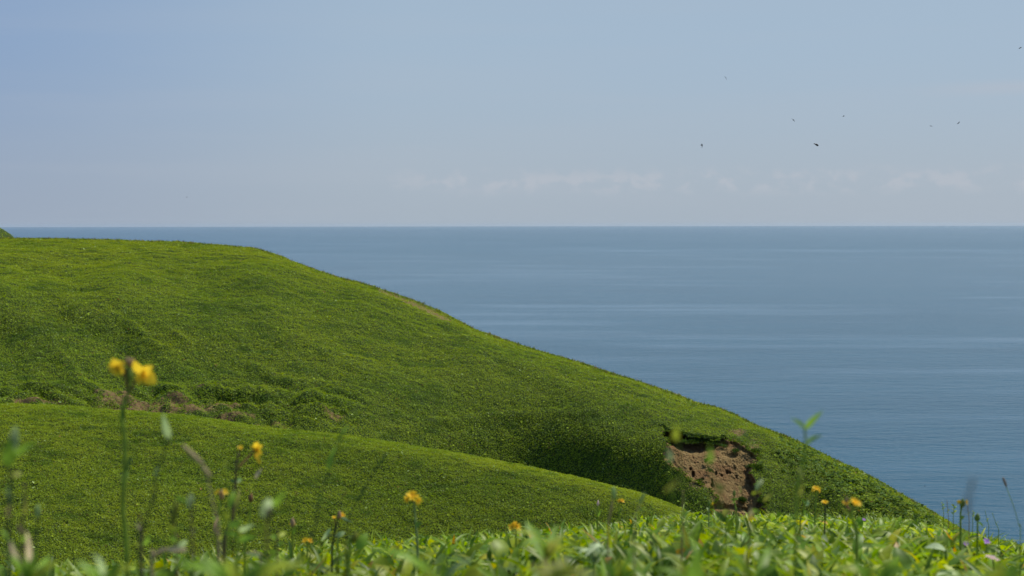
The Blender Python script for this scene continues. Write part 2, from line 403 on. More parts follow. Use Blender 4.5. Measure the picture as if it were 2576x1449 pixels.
def build_far_hill():
    pxs = np.concatenate([np.arange(-1200, -200, 20), np.arange(-200, 2700, 2.6), np.arange(2700, 3600, 20)])
    nr = 300; t = np.linspace(0, 1, nr) ** 1.0
    c = fc(pxs); base = np.maximum(nc_(pxs) + 70, 1400 + 0 * pxs); base = np.where(pxs < 1500, nc_(pxs) + 70, base); base = np.where(pxs > 2250, c + 160, base)
    base = np.convolve(np.pad(base, 15, mode='edge'), np.ones(31) / 31, 'valid')
    py = c[None] + (base - c)[None] * t[:, None]; px = np.broadcast_to(pxs[None], py.shape)
    front = far_point(px, py)
    # seaward back slope
    nb = 34; ds = np.linspace(0, 1, nb + 1)[1:] ** 1.6 * 110
    R0 = far_tps(pxs, c) + 5.0; p0 = front[0]
    dirn = p0[:, :2] / np.linalg.norm(p0[:, :2], axis=1)[:, None]
    back = np.zeros((nb, len(pxs), 3))
    for i, d in enumerate(ds):
        back[i, :, :2] = p0[:, :2] + dirn * d
        back[i, :, 2] = p0[:, 2] - np.clip((d / 9) ** 2 * 2.0, 0, None) / (1 + d / 40) - d * .12 + .4 * fbm(back[i, :, 0] / 6, back[i, :, 1] / 6, 3, 3) * min(1, d / 10) - .0 
    back[..., 2] = np.maximum(back[..., 2], -4)
    # foot running on towards the valley floor
    nf = 10; foot = np.zeros((nf, len(pxs), 3)); pl = front[-1]; dl = pl[:, :2] / np.linalg.norm(pl[:, :2], axis=1)[:, None]
    for i in range(nf):
        d = (i + 1) * 1.4
        foot[i, :, :2] = pl[:, :2] - dl * d; foot[i, :, 2] = pl[:, 2] - d * .55
    G = np.concatenate([back[::-1], front, foot], 0)
    nrow, ncol = G.shape[:2]
    PX = np.concatenate([np.broadcast_to(pxs, (nb, ncol)), px, np.broadcast_to(pxs, (nf, ncol))], 0)
    PY = np.concatenate([np.broadcast_to(c, (nb, ncol)) - 20, py, np.broadcast_to(base, (nf, ncol)) + 40], 0)
    soil = soil_mask(PX, PY)
    Fq = grid_faces(nrow, ncol)
    fx = PX.ravel()[Fq].mean(1); fy = PY.ravel()[Fq].mean(1)
    wx, wy = wob(fx, fy)
    near = (fx > 1640) & (fx < 1950) & (fy > 1060) & (fy < 1400)
    kill = np.zeros(len(Fq), bool); kill[near] = poly_sd(wx[near], wy[near], SCAR) > -2.5
    Fk = Fq[~kill][:, ::-1]
    o = mesh_np('far_hill', G.reshape(-1, 3), Fk, M_hill, {'soil': ('F', soil.ravel())})
    tag(o, 'large green headland sloping down to the sea on the right', 'hill', kind='structure')
    return G, PX, PY, soil, Fq, kill
FG = build_far_hill()

def build_scar():
    px, py = np.meshgrid(np.arange(1652, 1940, .6), np.arange(1060, 1360, .6))
    wx, wy = wob(px, py)
    sd_ = poly_sd(wx, wy, SCAR)
    p = far_point(px, py)
    top = np.array([(1660, 1080), (1700, 1086), (1765, 1101), (1822, 1098)])
    g, s = stroke(wx, wy, top, 15); depth_top = sstep(46, 14, s) * (np.where(s > -30, 1, 0)) * sstep(1840, 1815, wx)
    gr, sr = stroke(wx, wy, [(1878, 1186), (1896, 1222), (1907, 1250), (1920, 1290)], 16)
    dig = .10 + .55 * sstep(0, 9, sd_) + .45 * sstep(8, 45, sd_)
    dig = dig + 2.1 * depth_top * sstep(1850, 1690, wx) ** .6 * sstep(-16, -3, sd_ + 4) + .55 * gr * sstep(-4, 3, sd_)
    dig = np.where(sd_ < 0, np.maximum(.10, dig), dig)
    x, y, z = p[..., 0], p[..., 1], p[..., 2]
    # slanting run-off grooves, ledges and rubble
    u = (px - 1780) * .8 + (py - 1180) * -.45 + 7 * fbm(px / 22, py / 22, 3, 61); v = (px - 1780) * .55 + (py - 1180) * .8
    groove = fbm(u / 5.5, v / 45, 4, 51); ledge = fbm(px / 38, py / 7, 3, 53)
    rub = fbm(px / 4.2, py / 3.4, 4, 57, .65); rid = 1 - np.abs(fbm(px / 12, py / 9, 4, 59))
    blk = np.abs(fbm(px / 9, py / 6, 3, 63))
    rocky = np.exp(-(((py - (1165 + .25 * (px - 1800))) / 34) ** 2)) * sstep(1690, 1790, px) + .35
    smoothz = sstep(1215, 1240, py) * sstep(1262, 1248, py)
    k = sstep(-2, 8, sd_)
    disp = (.10 * groove + .05 * fbm(u / 2.2, v / 22, 3, 67) + .07 * ledge + .10 * rub * rocky + .12 * blk * rocky + .05 * rid) * (1 - .6 * smoothz)
    holes = np.zeros(px.shape)
    for hx, hy, rx, ry, a in ((1737, 1182, 3.5, 4, .6), (1743, 1195, 4.5, 9, .8), (1801, 1193, 3, 5, .5), (1815, 1199, 3.5, 5, .5), (1829, 1187, 4, 5, .7), (1836, 1188, 2.5, 4, .5),
                              (1791, 1224, 6, 6, .6), (1790, 1215, 3.5, 9, .5), (1846, 1176, 6, 6, .4), (1766, 1207, 5, 4, .35), (1852, 1196, 3, 4, .4), (1842, 1143, 14, 6, .45), (1820, 1140, 8, 6, .35),
                              (1855, 1280, 40, 7, .55), (1810, 1278, 20, 8, .4), (1866, 1258, 9, 5, -.5), (1756, 1104, 18, 5, .2)):
        holes += a * np.exp(-(((px - hx) / rx) ** 2 + ((py - hy) / ry) ** 2) ** 2)
    tot = dig + (disp * .85 + .06 * fbm(px / 2.2, py / 2.0, 3, 69) + holes * .7) * k
    dirn = p[..., :2] / np.linalg.norm(p[..., :2], axis=-1)[..., None]
    q = p.copy(); q[..., 0] += dirn[..., 0] * tot; q[..., 1] += dirn[..., 1] * tot; q[..., 2] -= tot * .35
    Fq = grid_faces(*px.shape)
    keep = sd_.ravel()[Fq].min(1) > -14
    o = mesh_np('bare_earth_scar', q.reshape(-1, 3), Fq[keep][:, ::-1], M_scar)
    tag(o, 'brown bare earth landslip scar torn in the green slope above the sea', 'landslip', kind='structure')
    return q, px, py, sd_
SC = build_scar()

# small hillock at the far left edge
def build_hillock():
    pxs = np.arange(-900, 70, 6.0)
    crest = np.interp(pxs, [-900, -500, -200, -60, 0, 12, 25, 38, 60], [380, 430, 500, 548, 573, 580, 588, 600, 625])
    nr = 60; t = np.linspace(0, 1, nr)
    py = crest[None] + (680 - crest)[None] * t[:, None]; px = np.broadcast_to(pxs, py.shape)
    R = 196 - 22 * t[:, None] + 0 * px
    p = at(px, py, R); p[..., 2] += .5 * fbm(p[..., 0] / 4, py / 14, 4, 71) * sstep(0, .1, t)[:, None]
    p0 = p[0]; dirn = p0[:, :2] / np.linalg.norm(p0[:, :2], axis=1)[:, None]
    back = []
    for d in np.linspace(60, 2, 14):
        b = p0.copy(); b[:, :2] += dirn * d; b[:, 2] -= d * d / 30 + d * .2; back.append(b)
    G = np.concatenate([np.array(back), p], 0)
    soil = np.zeros(G.shape[:2])
    o = mesh_np('hillock', G.reshape(-1, 3), grid_faces(*G.shape[:2])[:, ::-1], M_hill, {'soil': ('F', soil.ravel())})
    tag(o, 'small green hillock rising at the left edge behind the headland', 'hill', kind='structure')
    return G
HK = build_hillock()

# ------------------------------------------------------------------ near hill
near_pts = [(-1000, 1005, 82), (-200, 1012, 81), (0, 1018, 80), (700, 1083, 77), (1300, 1172, 74), (1720, 1290, 72), (2000, 1440, 70), (2576, 1720, 66),
    (-1000, 1100, 76), (-1000, 1480, 61), (0, 1060, 76.6), (0, 1150, 71.5), (0, 1280, 66.4), (0, 1480, 60.5), (350, 1100, 75.3), (350, 1250, 68.5), (350, 1480, 61.5),
    (700, 1130, 74.2), (700, 1230, 70), (700, 1340, 66.5), (700, 1500, 62), (1000, 1170, 73.2), (1000, 1330, 68), (1300, 1215, 71.8), (1300, 1300, 69), (1300, 1500, 63.5),
    (1600, 1290, 70.5), (1600, 1420, 67), (1720, 1350, 69.6), (1720, 1500, 65), (2000, 1520, 67), (2576, 1800, 63)]
npt = np.array(near_pts, float); near_tps = tps_fit(npt[:, :2], npt[:, 2])
def near_point(px, py):
    c = nc_(px); R = near_tps(px, py) + 2.2 * np.exp(-np.clip(py - c, 0, None) / 9)
    p = at(px, py, R); x, y = p[..., 0], p[..., 1]
    h = .28 * fbm(x / 8, y / 8, 3, 81) + .14 * fbm(x / 2.2, y / 2.2, 4, 83) + .06 * fbm(x / .6, y / .6, 3, 87)
    p[..., 2] += h * (sstep(-4, 30, py - c) * .8 + .2)
    return p
def build_near_hill():
    pxs = np.concatenate([np.arange(-1200, -150, 20), np.arange(-150, 2000, 3.0), np.arange(2000, 3600, 20)])
    nr = 220; t = np.linspace(0, 1, nr); c = nc_(pxs); base = np.maximum(1500, c + 120)
    py = c[None] + (base - c)[None] * t[:, None]; px = np.broadcast_to(pxs, py.shape)
    front = near_point(px, py); p0 = front[0]; dirn = p0[:, :2] / np.linalg.norm(p0[:, :2], axis=1)[:, None]
    back = []
    for d in np.linspace(30, .6, 26):
        b = p0.copy(); b[:, :2] += dirn * d; b[:, 2] -= (d / 6) ** 2 * .9 / (1 + d / 20) + d * .13; back.append(b)
    foot = []; pl = front[-1]
    for d in (1, 2, 4, 7, 11):
        b = pl.copy(); b[:, :2] -= dirn * d; b[:, 2] -= d * .35; foot.append(b)
    G = np.concatenate([np.array(back), front, np.array(foot)], 0)
    o = mesh_np('near_hill', G.reshape(-1, 3), grid_faces(*G.shape[:2])[:, ::-1], M_hill, {'soil': ('F', np.zeros(G.shape[0] * G.shape[1]))})
    tag(o, 'rounded green hill in front of the headland, lower left', 'hill', kind='structure')
    PX = np.broadcast_to(pxs, G.shape[:2])
    return G, PX
NH = build_near_hill()

# ------------------------------------------------------------------ foreground ground
GC = np.array([(-2500, 1392), (0, 1392), (300, 1397), (700, 1392), (1000, 1374), (1300, 1352), (1500, 1336), (1700, 1306), (1900, 1300), (2100, 1293), (2280, 1292), (2400, 1305), (2500, 1322), (2576, 1336), (3300, 1480), (5000, 1700)], float)
VEG = .12
def fg_top(x, y):
    """height of the tops of the foreground leaves"""
    R = np.hypot(x, y)
    yy = np.maximum(y, .35 * R + 1e-6)
    px = np.clip(CX + F * x / yy, -2500, 5000)
    D = (np.interp(px, GC[:, 0], GC[:, 1]) - 565.0) / F
    k = np.exp(np.interp(px, [0, 1300, 2000, 2576], np.log([.0036, .0026, .0013, .0012])))
    dc = np.sqrt(.13 / k); s = D - 2 * np.sqrt(.13 * k)
    drop = .13 + s * R + k * R * R + .012 * np.clip(R - dc - 2, 0, None) ** 1.6
    return CAMZ - drop + .035 * fbm(x / .9, y / .9, 3, 91) * np.clip(R / 4, .2, 1)
def fg_ground(x, y):
    return fg_top(x, y) - VEG * np.clip(.75 + .06 * np.hypot(x, y), .75, 1.3)
def build_fg():
    ang = np.radians(np.arange(-180, 180.01, 1.2)); R = np.r_[0.02, np.geomspace(.15, 66, 130)]
    a, r = np.meshgrid(ang, R); x = r * np.sin(a); y = r * np.cos(a)
    z = fg_ground(x, y); z = np.where(y < 0, np.maximum(z, CAMZ - .3 - .02 * r), z)
    G = np.stack([x, y, z], -1)
    o = mesh_np('foreground_ground', G.reshape(-1, 3), grid_faces(*G.shape[:2])[:, ::-1], M_ground)
    tag(o, 'dark ground of the sloping meadow underfoot', 'ground', kind='structure')
build_fg()

# ------------------------------------------------------------------ hillside leaf cover
def grid_sample(G, W, n):
    """n random points on grid surface G (r,c,3), cells weighted by area*W"""
    a = G[:-1, :-1]; b = G[:-1, 1:]; c = G[1:, 1:]; d = G[1:, :-1]
    cr = np.cross(c - a, b - d); area = np.linalg.norm(cr, axis=-1) / 2
    w = (area * W).ravel(); w = w / w.sum()
    idx = rng.choice(len(w), n, p=w); i, j = np.unravel_index(idx, area.shape)
    u = rng.random(n)[:, None]; v = rng.random(n)[:, None]
    p = (a[i, j] * (1 - u) + b[i, j] * u) * (1 - v) + (d[i, j] * (1 - u) + c[i, j] * u) * v
    nn = cr[i, j]; nn /= np.linalg.norm(nn, axis=1)[:, None] + 1e-12; nn *= np.sign(nn[:, 2:3])
    return p, nn, i, j, u[:, 0], v[:, 0]
def leaf_colors(p, rnd, warm=0.0, dark=0.0):
    n = len(p); t = fbm(p[:, 0] / 9, p[:, 1] / 9 + p[:, 2] / 5, 4, 101); t2 = fbm(p[:, 0] / 1.6, p[:, 1] / 1.6 + p[:, 2], 3, 103)
    A = np.array([.178, .282, .019]); B = np.array([.295, .365, .026]); D = np.array([.095, .175, .014])
    f = np.clip(.45 + .42 * t + .25 * t2 + .25 * (rnd - .5) + warm, 0, 1)[:, None]
    c = A * (1 - f) + B * f
    g = np.clip(-t2 * 1.6 - .25 + dark, 0, 1)[:, None]; c = c * (1 - g) + D * g
    r = rng.random(n)
    c = np.where((r > .985)[:, None], np.array([.24, .16, .045]), c)        # dry
    c = np.where((r < .035)[:, None], np.array([.36, .46, .16]), c)          # pale undersides
    return c * (.88 + .24 * rng.random(n))[:, None]
def diamonds(p, nrm, length, width, tilt, col, lift, name, mat, az=None):
    n = len(p)
    az = rng.random(n) * 2 * np.pi if az is None else az
    h = np.stack([np.cos(az), np.sin(az), np.zeros(n)], -1)
    d = h - nrm * (h * nrm).sum(1)[:, None]; d /= np.linalg.norm(d, axis=1)[:, None]
    s = np.cross(nrm, d)
    ct, st_ = np.cos(tilt)[:, None], np.sin(tilt)[:, None]
    dd = d * ct + nrm * st_; up = nrm * ct - d * st_
    roll = rng.normal(0, .45, n)[:, None]; ss = s * np.cos(roll) + up * np.sin(roll)
    L_, W_ = length[:, None], width[:, None]
    b = p + nrm * lift[:, None]
    m = b + dd * L_ * .42
    tip = b + dd * L_ - up * L_ * .18
    V = np.stack([b, m + ss * W_ / 2, tip, m - ss * W_ / 2], 1)
    Fq = np.arange(4 * n).reshape(n, 4)
    return mesh_np(name, V.reshape(-1, 3), Fq, mat, {'Col': ('C', np.repeat(col, 4, 0))}, smooth=False)

def far_cover():
    G, PX, PY, soil, Fq, kill = FG
    cpx = PX[:-1, :-1]; cpy = PY[:-1, :-1]
    W = np.ones(cpx.shape)
    W[(cpx < -40) | (cpx > 2600)] = .15
    W[:22] = .02; W[22:31] = .25; W[-12:] = .1
    W *= 1 - .80 * sstep(.30, .72, soil[:-1, :-1] + .8 * fbm(cpx / 13, cpy / 6, 4, 111))
    W.ravel()[kill] = 0
    # nearer, lower parts of the slope need more, far plateau less
    n = 1150000
    p, nn, i, j, u, v = grid_sample(G, W, n)
    warm = .25 * sstep(720, 640, cpy[i, j]) - .10
    clump = fbm(p[:, 0] / .7, p[:, 1] / .7 + p[:, 2] / .9, 2, 113)
    big = rng.random(n) < (.006 + .16 * sstep(2000, 2250, cpx[i, j]) * sstep(-.2, .4, fbm(p[:, 0] / 3, p[:, 2] / 3, 2, 117)))
    ln = np.where(big, .24, .125) * (.7 + .6 * rng.random(n)); wd = ln * np.where(big, .8, .42)
    col = leaf_colors(p, rng.random(n), warm, 0)
    lift = np.clip(.04 + .10 * clump + .10 * rng.random(n), 0, None)
    nrm = nn + np.array([0, 0, .35]); nrm /= np.linalg.norm(nrm, axis=1)[:, None]
    o = diamonds(p, nrm, ln, wd, np.clip(rng.normal(.35, .35, n), -.3, 1.3), col, lift, 'headland_undergrowth', M_hleaf)
    tag(o, 'short leafy green undergrowth covering the large headland', 'undergrowth', kind='stuff')
far_cover()
def near_cover():
    G, PX = NH; W = np.ones((G.shape[0] - 1, G.shape[1] - 1)); cpx = PX[:-1, :-1]
    W[(cpx < -40) | (cpx > 1850)] = .12; W[:20] = .05; W[20:26] = .5; W[-8:] = .1
    n = 800000; p, nn, i, j, u, v = grid_sample(G, W, n)
    big = rng.random(n) < .006
    ln = np.where(big, .13, .085) * (.65 + .7 * rng.random(n)); wd = ln * np.where(big, .85, .34)
    col = leaf_colors(p * 1.6, rng.random(n), .08, 0)
    clump = fbm(p[:, 0] / .4, p[:, 1] / .4 + p[:, 2] / .5, 2, 123)
    lift = np.clip(.02 + .06 * clump + .06 * rng.random(n), 0, None)
    nrm = nn + np.array([0, 0, .35]); nrm /= np.linalg.norm(nrm, axis=1)[:, None]
    o = diamonds(p, nrm, ln, wd, np.clip(rng.normal(.4, .35, n), -.3, 1.3), col, lift, 'near_hill_undergrowth', M_hleaf)
    tag(o, 'leafy green undergrowth covering the nearer rounded hill', 'undergrowth', kind='stuff')
near_cover()
def hillock_cover():
    G = HK; W = np.ones((G.shape[0] - 1, G.shape[1] - 1)); W[:, :-70] = .2
    n = 45000; p, nn, *_ = grid_sample(G, W, n)
    ln = .22 * (.7 + .6 * rng.random(n)); nrm = nn + np.array([0, 0, .3]); nrm /= np.linalg.norm(nrm, axis=1)[:, None]
    o = diamonds(p, nrm, ln, ln * .45, np.clip(rng.normal(.35, .35, n), -.3, 1.3), leaf_colors(p, rng.random(n), 0, .1), .1 * rng.random(n), 'hillock_undergrowth', M_hleaf)
    tag(o, 'green undergrowth on the small hillock at the left edge', 'undergrowth', kind='stuff')
hillock_cover()
# weedy fringe: rim of the scar, skyline of the headland
def fringe():
    Ps, Ns, Ls, Ws, Ts, Cs = [], [], [], [], [], []
    def add(px, py, n, spread, ln, w, tl, colr, updown=0.0, toward=0.0):
        n = max(1, int(n))
        qx = px + rng.normal(0, spread, n); qy = py + rng.normal(0, spread * .5, n)
        p = far_point(qx, qy); p[:, 2] += updown; d = p[:, :2] / np.linalg.norm(p[:, :2], axis=1)[:, None]; p[:, :2] -= d * toward
        Ps.append(p); Ns.append(np.tile([0, 0, 1.], (n, 1)) + rng.normal(0, .2, (n, 3))); Ls.append(ln * (.6 + .8 * rng.random(n))); Ws.append(w * (.6 + .8 * rng.random(n)))
        Ts.append(rng.normal(tl, .35, n)); Cs.append(np.array(colr) * (.6 + .8 * rng.random(n))[:, None])
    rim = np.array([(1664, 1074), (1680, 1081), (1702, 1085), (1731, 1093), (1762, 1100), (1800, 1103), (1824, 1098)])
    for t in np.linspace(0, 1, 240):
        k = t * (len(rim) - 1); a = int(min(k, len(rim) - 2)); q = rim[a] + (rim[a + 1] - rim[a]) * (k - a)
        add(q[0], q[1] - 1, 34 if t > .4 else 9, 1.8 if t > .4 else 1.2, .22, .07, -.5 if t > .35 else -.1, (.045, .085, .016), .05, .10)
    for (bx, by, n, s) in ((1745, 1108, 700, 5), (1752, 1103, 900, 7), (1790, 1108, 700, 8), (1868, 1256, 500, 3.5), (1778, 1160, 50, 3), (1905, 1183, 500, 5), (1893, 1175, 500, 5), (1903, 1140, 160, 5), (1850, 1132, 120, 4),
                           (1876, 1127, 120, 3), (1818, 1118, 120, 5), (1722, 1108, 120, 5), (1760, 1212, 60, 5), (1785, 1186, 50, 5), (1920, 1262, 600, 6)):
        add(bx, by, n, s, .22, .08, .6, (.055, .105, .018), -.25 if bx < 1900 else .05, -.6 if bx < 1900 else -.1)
    sp_ = np.array(SCAR + SCAR[:1], float)
    for a_, b_ in zip(sp_[:-1], sp_[1:]):          # ragged turf along the rest of the rim
        for q in range(max(1, int(np.hypot(*(b_ - a_)) / 2.2))):
            t = rng.random(); m_ = a_ + (b_ - a_) * t
            if rng.random() < .5: add(m_[0] + rng.normal(0, 2.0), m_[1] + rng.normal(0, 1.6), 20, 1.1 + 1.4 * rng.random(), .15, .06, .4, (.12, .20, .018), .03, .05)
    for _ in range(1500):                          # skyline weeds
        px = rng.uniform(-20, 2360); q = rng.random()
        c = (.13, .19, .03) if q < .8 else ((.20, .15, .07) if q < .92 else (.34, .28, .06))
        add(px, float(fc(px)) + 2, 5, 2.0, .28 if q < .6 else .34, .05, 1.2, c, .05)
    for _ in range(420):                           # butterbur-like big leaves on the lower right flank
        px = rng.uniform(1960, 2350); py = float(fc(px)) + rng.uniform(3, 110) * rng.random()
        add(px, py, 5, 2.5, .26, .24, .3, (.10, .17, .035), .12)
    p = np.concatenate(Ps); nn = np.concatenate(Ns); nn /= np.linalg.norm(nn, axis=1)[:, None]
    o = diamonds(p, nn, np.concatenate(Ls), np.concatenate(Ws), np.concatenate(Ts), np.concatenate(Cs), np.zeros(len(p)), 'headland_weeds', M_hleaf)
    tag(o, 'taller weeds fringing the landslip and the headland skyline', 'weeds', kind='stuff')
fringe()

# ------------------------------------------------------------------ foreground leaf field
def blades(base, az, length, width, elev, curve, col, fold, name, ns=6, twist=None, shape=1.0):
    """n curved folded leaves; base (n,3); elev = starting elevation angle, curve = how far it bends over"""
    n = len(base); t = np.linspace(0, 1, ns)
    h = np.stack([np.cos(az), np.sin(az), np.zeros(n)], -1); up = np.array([0, 0, 1.]); s0 = np.stack([-np.sin(az), np.cos(az), np.zeros(n)], -1)
    tw = rng.normal(0, .35, n) if twist is None else twist
    pos = base.copy(); rows = []
    prof = np.array([np.sin(np.pi * min(1, x ** .75 * .97 + .03)) ** .8 if x < .999 else .02 for x in t]); prof[0] = .12
    for k in range(ns):
        e = elev - curve * t[k]
        d = h * np.cos(e)[:, None] + up * np.sin(e)[:, None]; u = up * np.cos(e)[:, None] - h * np.sin(e)[:, None]
        sd_ = s0 * np.cos(tw)[:, None] + u * np.sin(tw)[:, None]; uu = u * np.cos(tw)[:, None] - s0 * np.sin(tw)[:, None]
        w = (width * prof[k] / 2)[:, None]
        rows.append(np.stack([pos - sd_ * w + uu * w * fold, pos, pos + sd_ * w + uu * w * fold], 1))
        pos = pos + d * (length / (ns - 1))[:, None]
    V = np.stack(rows, 1)                             # n, ns, 3, 3
    base_i = (np.arange(n) * ns * 3)[:, None, None]
    f = []
    for k in range(ns - 1):
        for q in range(2): f.append([k * 3 + q, k * 3 + q + 1, (k + 1) * 3 + q + 1, (k + 1) * 3 + q])
    Fq = (base_i + np.array(f)[None]).reshape(-1, 4)
    cc = np.repeat(col[:, None], ns * 3, 1)
    cc = cc.reshape(n, ns, 3, 3).copy(); cc[:, :, 1] *= 1.15
    return V.reshape(-1, 3), Fq, cc.reshape(-1, 3)
PAL = np.array([(.120, .225, .020), (.170, .270, .024), (.225, .305, .028), (.090, .190, .030), (.150, .250, .065), (.065, .140, .016), (.28, .31, .030), (.34, .24, .06)])
PW = np.array([.27, .26, .12, .13, .07, .12, .02, .01])
def fg_cover():
    Vs, Fs, Cs, off = [], [], [], 0
    def batch(n, r0, r1, ln, wr, elev, curve, a0=-24, a1=24, jit=.5, dz=0.0, pal=PW):
        nonlocal off
        R = np.sqrt(rng.uniform(r0 ** 2, r1 ** 2, n)); a = np.radians(rng.uniform(a0, a1, n))
        x = R * np.sin(a); y = R * np.cos(a)
        top = fg_top(x, y); g = fg_ground(x, y)
        L_ = ln * (.6 + .8 * rng.random(n)); el = np.clip(rng.normal(elev, .45, n), -.1, 1.5)
        cu = curve * (.5 + rng.random(n))
        rise = L_ * np.sin(np.clip(el - cu * .35, 0, 1.5)) * .9
        z = np.minimum(g + rng.random(n) * (top - g) * .9, top - rise * .8 + .02 * rng.random(n)) + dz
        z = np.minimum(z, CAMZ - .10 - .02)                                       # nothing grows into the lens
        base = np.stack([x, y, z], -1)
        c = PAL[rng.choice(len(PAL), n, p=pal / pal.sum())] * (.75 + .5 * rng.random(n))[:, None]
        patch = fbm(x / 1.3, y / 1.3, 3, 131)[:, None]; c = c * np.array([1.22, 1.10, .60]) * (1 + .35 * patch)
        V, Fq, cc = blades(base, rng.uniform(0, 2 * np.pi, n), L_, L_ * wr * (.7 + .6 * rng.random(n)), el, cu, c, rng.uniform(.1, .5), 'x')
        Vs.append(V); Fs.append(Fq + off); Cs.append(cc); off += len(V)
    batch(42000, 4, 9, .056, .25, .5, .9); batch(50000, 9, 17, .062, .25, .55, .9)
    batch(16000, 1.3, 4, .054, .27, .45, .9); batch(7000, 4, 9, .055, .55, .4, .8); batch(8000, 9, 17, .06, .55, .4, .8)
    batch(4000, 1.3, 4, .048, .58, .4, .8)
    batch(5000, 3, 10, .11, .09, 1.0, .9, dz=.0); batch(6000, 10, 17, .12, .09, 1.0, .9)
    batch(1600, 1.2, 3, .09, .10, 1.0, .9)
    batch(3500, 17, 30, .16, .35, .5, .9); batch(5000, .5, 12, .12, .32, .45, .9, 24, 60); batch(5000, .5, 12, .12, .32, .45, .9, -60, -24)
    batch(600, .55, 1.3, .07, .3, .2, .8)
    V = np.concatenate(Vs); Fq = np.concatenate(Fs); cc = np.concatenate(Cs)
    o = mesh_np('foreground_foliage', V, Fq, M_fleaf, {'Col': ('C', cc)})
    tag(o, 'dense bright green leaves of the meadow in the foreground', 'foliage', kind='stuff')
fg_cover()

# ------------------------------------------------------------------ plants
M_stem_g = plain_leaf('green_stem', (.25, .35, .045), .25, .5)
M_stem_p = plain_leaf('pale_stem', (.26, .34, .12), .12, .5)
M_stem_b = plain_leaf('brown_stem', (.13, .095, .05), 0.1, .6)
M_stem_d = plain_leaf('dark_stem', (.035, .055, .022), 0, .6)
M_yel = plain_leaf('yellow_petals', (.94, .67, .04), .5, .55, .15, 80, .2)
M_ora = plain_leaf('orange_petals', (.92, .60, .03), .40, .55, .15, 80, .2)
M_cal_b = plain_leaf('brown_calyx', (.22, .11, .05), .15, .7)
M_cal_p = plain_leaf('pinkish_brown_bud', (.42, .29, .16), .3, .7)
M_cal_g = plain_leaf('green_calyx', (.18, .26, .05), .2, .6)
M_lf_g = plain_leaf('fresh_green_leaf', (.23, .39, .04), .5)
M_lf_d = plain_leaf('dark_green_leaf', (.08, .16, .03), .25)
M_lf_p = plain_leaf('pale_green_leaf', (.40, .52, .22), .45)
M_lf_y = plain_leaf('yellow_green_leaf', (.36, .43, .04), .5)
M_lf_o = plain_leaf('olive_leaf', (.27, .29, .05), .45)
M_dry = plain_leaf('dry_straw', (.52, .42, .24), .3, .7)
M_seed = plain_leaf('brown_seed_head', (.25, .17, .12), .1, .8)
M_pur = plain_leaf('purple_petals', (.42, .22, .62), .3, .6)
M_wht = plain_leaf('pinkish_white_petals', (.80, .62, .58), .3, .7)
M_slv = plain_leaf('silvery_leaf', (.42, .52, .30), .35, .7)

right = Vector(M3 @ np.array([1, 0, 0])); upv = Vector((0, 0, 1)); fwd = Vector((0, 1, 0))
class Bm:
    def __init__(s): s.v = []; s.f = []
    def add(s, V, Fc):
        o = len(s.v); s.v += [tuple(v) for v in V]; s.f += [tuple(i + o for i in f) for f in Fc]
    def build(s, name, mat, parent, smooth=True):
        me = bpy.data.meshes.new(name); inv = Matrix.Translation(-parent.location) if parent else Matrix()
        me.from_pydata([inv @ Vector(v) for v in s.v], [], s.f); me.update(); me.materials.append(mat)
        for p in me.polygons: p.use_smooth = smooth
        o = bpy.data.objects.new(name, me); C.objects.link(o)
        return o
def frame_tube(bm, pts, rad, seg=7, cap=True):
    pts = [Vector(p) for p in pts]; n = len(pts); V = []
    for i, p in enumerate(pts):
        t = (pts[min(i + 1, n - 1)] - pts[max(i - 1, 0)]).normalized()
        a = t.cross(Vector((.13, 1, .07))).normalized() if abs(t.y) < .9 else t.cross(Vector((1, 0, 0))).normalized(); b = t.cross(a)
        r = rad[i] if hasattr(rad, '__len__') else rad
        for k in range(seg):
            an = 2 * math.pi * k / seg; V.append(p + a * math.cos(an) * r + b * math.sin(an) * r)
    Fc = [(i * seg + k, i * seg + (k + 1) % seg, (i + 1) * seg + (k + 1) % seg, (i + 1) * seg + k) for i in range(n - 1) for k in range(seg)]
    if cap: Fc += [tuple(range(seg))[::-1], tuple(range((n - 1) * seg, n * seg))]
    bm.add(V, Fc)
def spline(pts, n=6):
    pts = [Vector(p) for p in pts]
    if len(pts) < 3: return [pts[0].lerp(pts[-1], i / 6) for i in range(7)]
    out = []; q = [pts[0]] + pts + [pts[-1]]
    for i in range(1, len(q) - 2):
        for k in range(n):
            t = k / n; a, b, c, d = q[i - 1], q[i], q[i + 1], q[i + 2]
            out.append(.5 * ((2 * b) + (c - a) * t + (2 * a - 5 * b + 4 * c - d) * t * t + (-a + 3 * b - 3 * c + d) * t ** 3))
    out.append(pts[-1]); return out
def leaf_mesh(bm, a, b, width, face=None, bend=.12, fold=.25, ns=7):
    """one leaf from a to b with its own midrib fold and bend, a double-curved blade"""
    a = Vector(a); b = Vector(b); d = b - a; L_ = d.length
    if L_ < 1e-6: return
    dn = d / L_; f = (face or Vector((random.uniform(-.2, .7), -1, random.uniform(.2, 1.0)))).normalized()
    s = dn.cross(f).normalized(); u = s.cross(dn)
    V = []
    for k in range(ns):
        t = k / (ns - 1); w = width / 2 * (math.sin(math.pi * min(1, t ** .8 * .96 + .04)) ** .85 if t < 1 else .03)
        if k == 0: w = width * .06
        c = a + d * t + u * (bend * L_ * math.sin(math.pi * t))
        V += [c - s * w + u * w * fold, c, c + s * w + u * w * fold]
        th = width * .012
    Fc = [(k * 3 + q, k * 3 + q + 1, k * 3 + q + 4, k * 3 + q + 3) for k in range(ns - 1) for q in range(2)]
    bm.add(V, Fc)
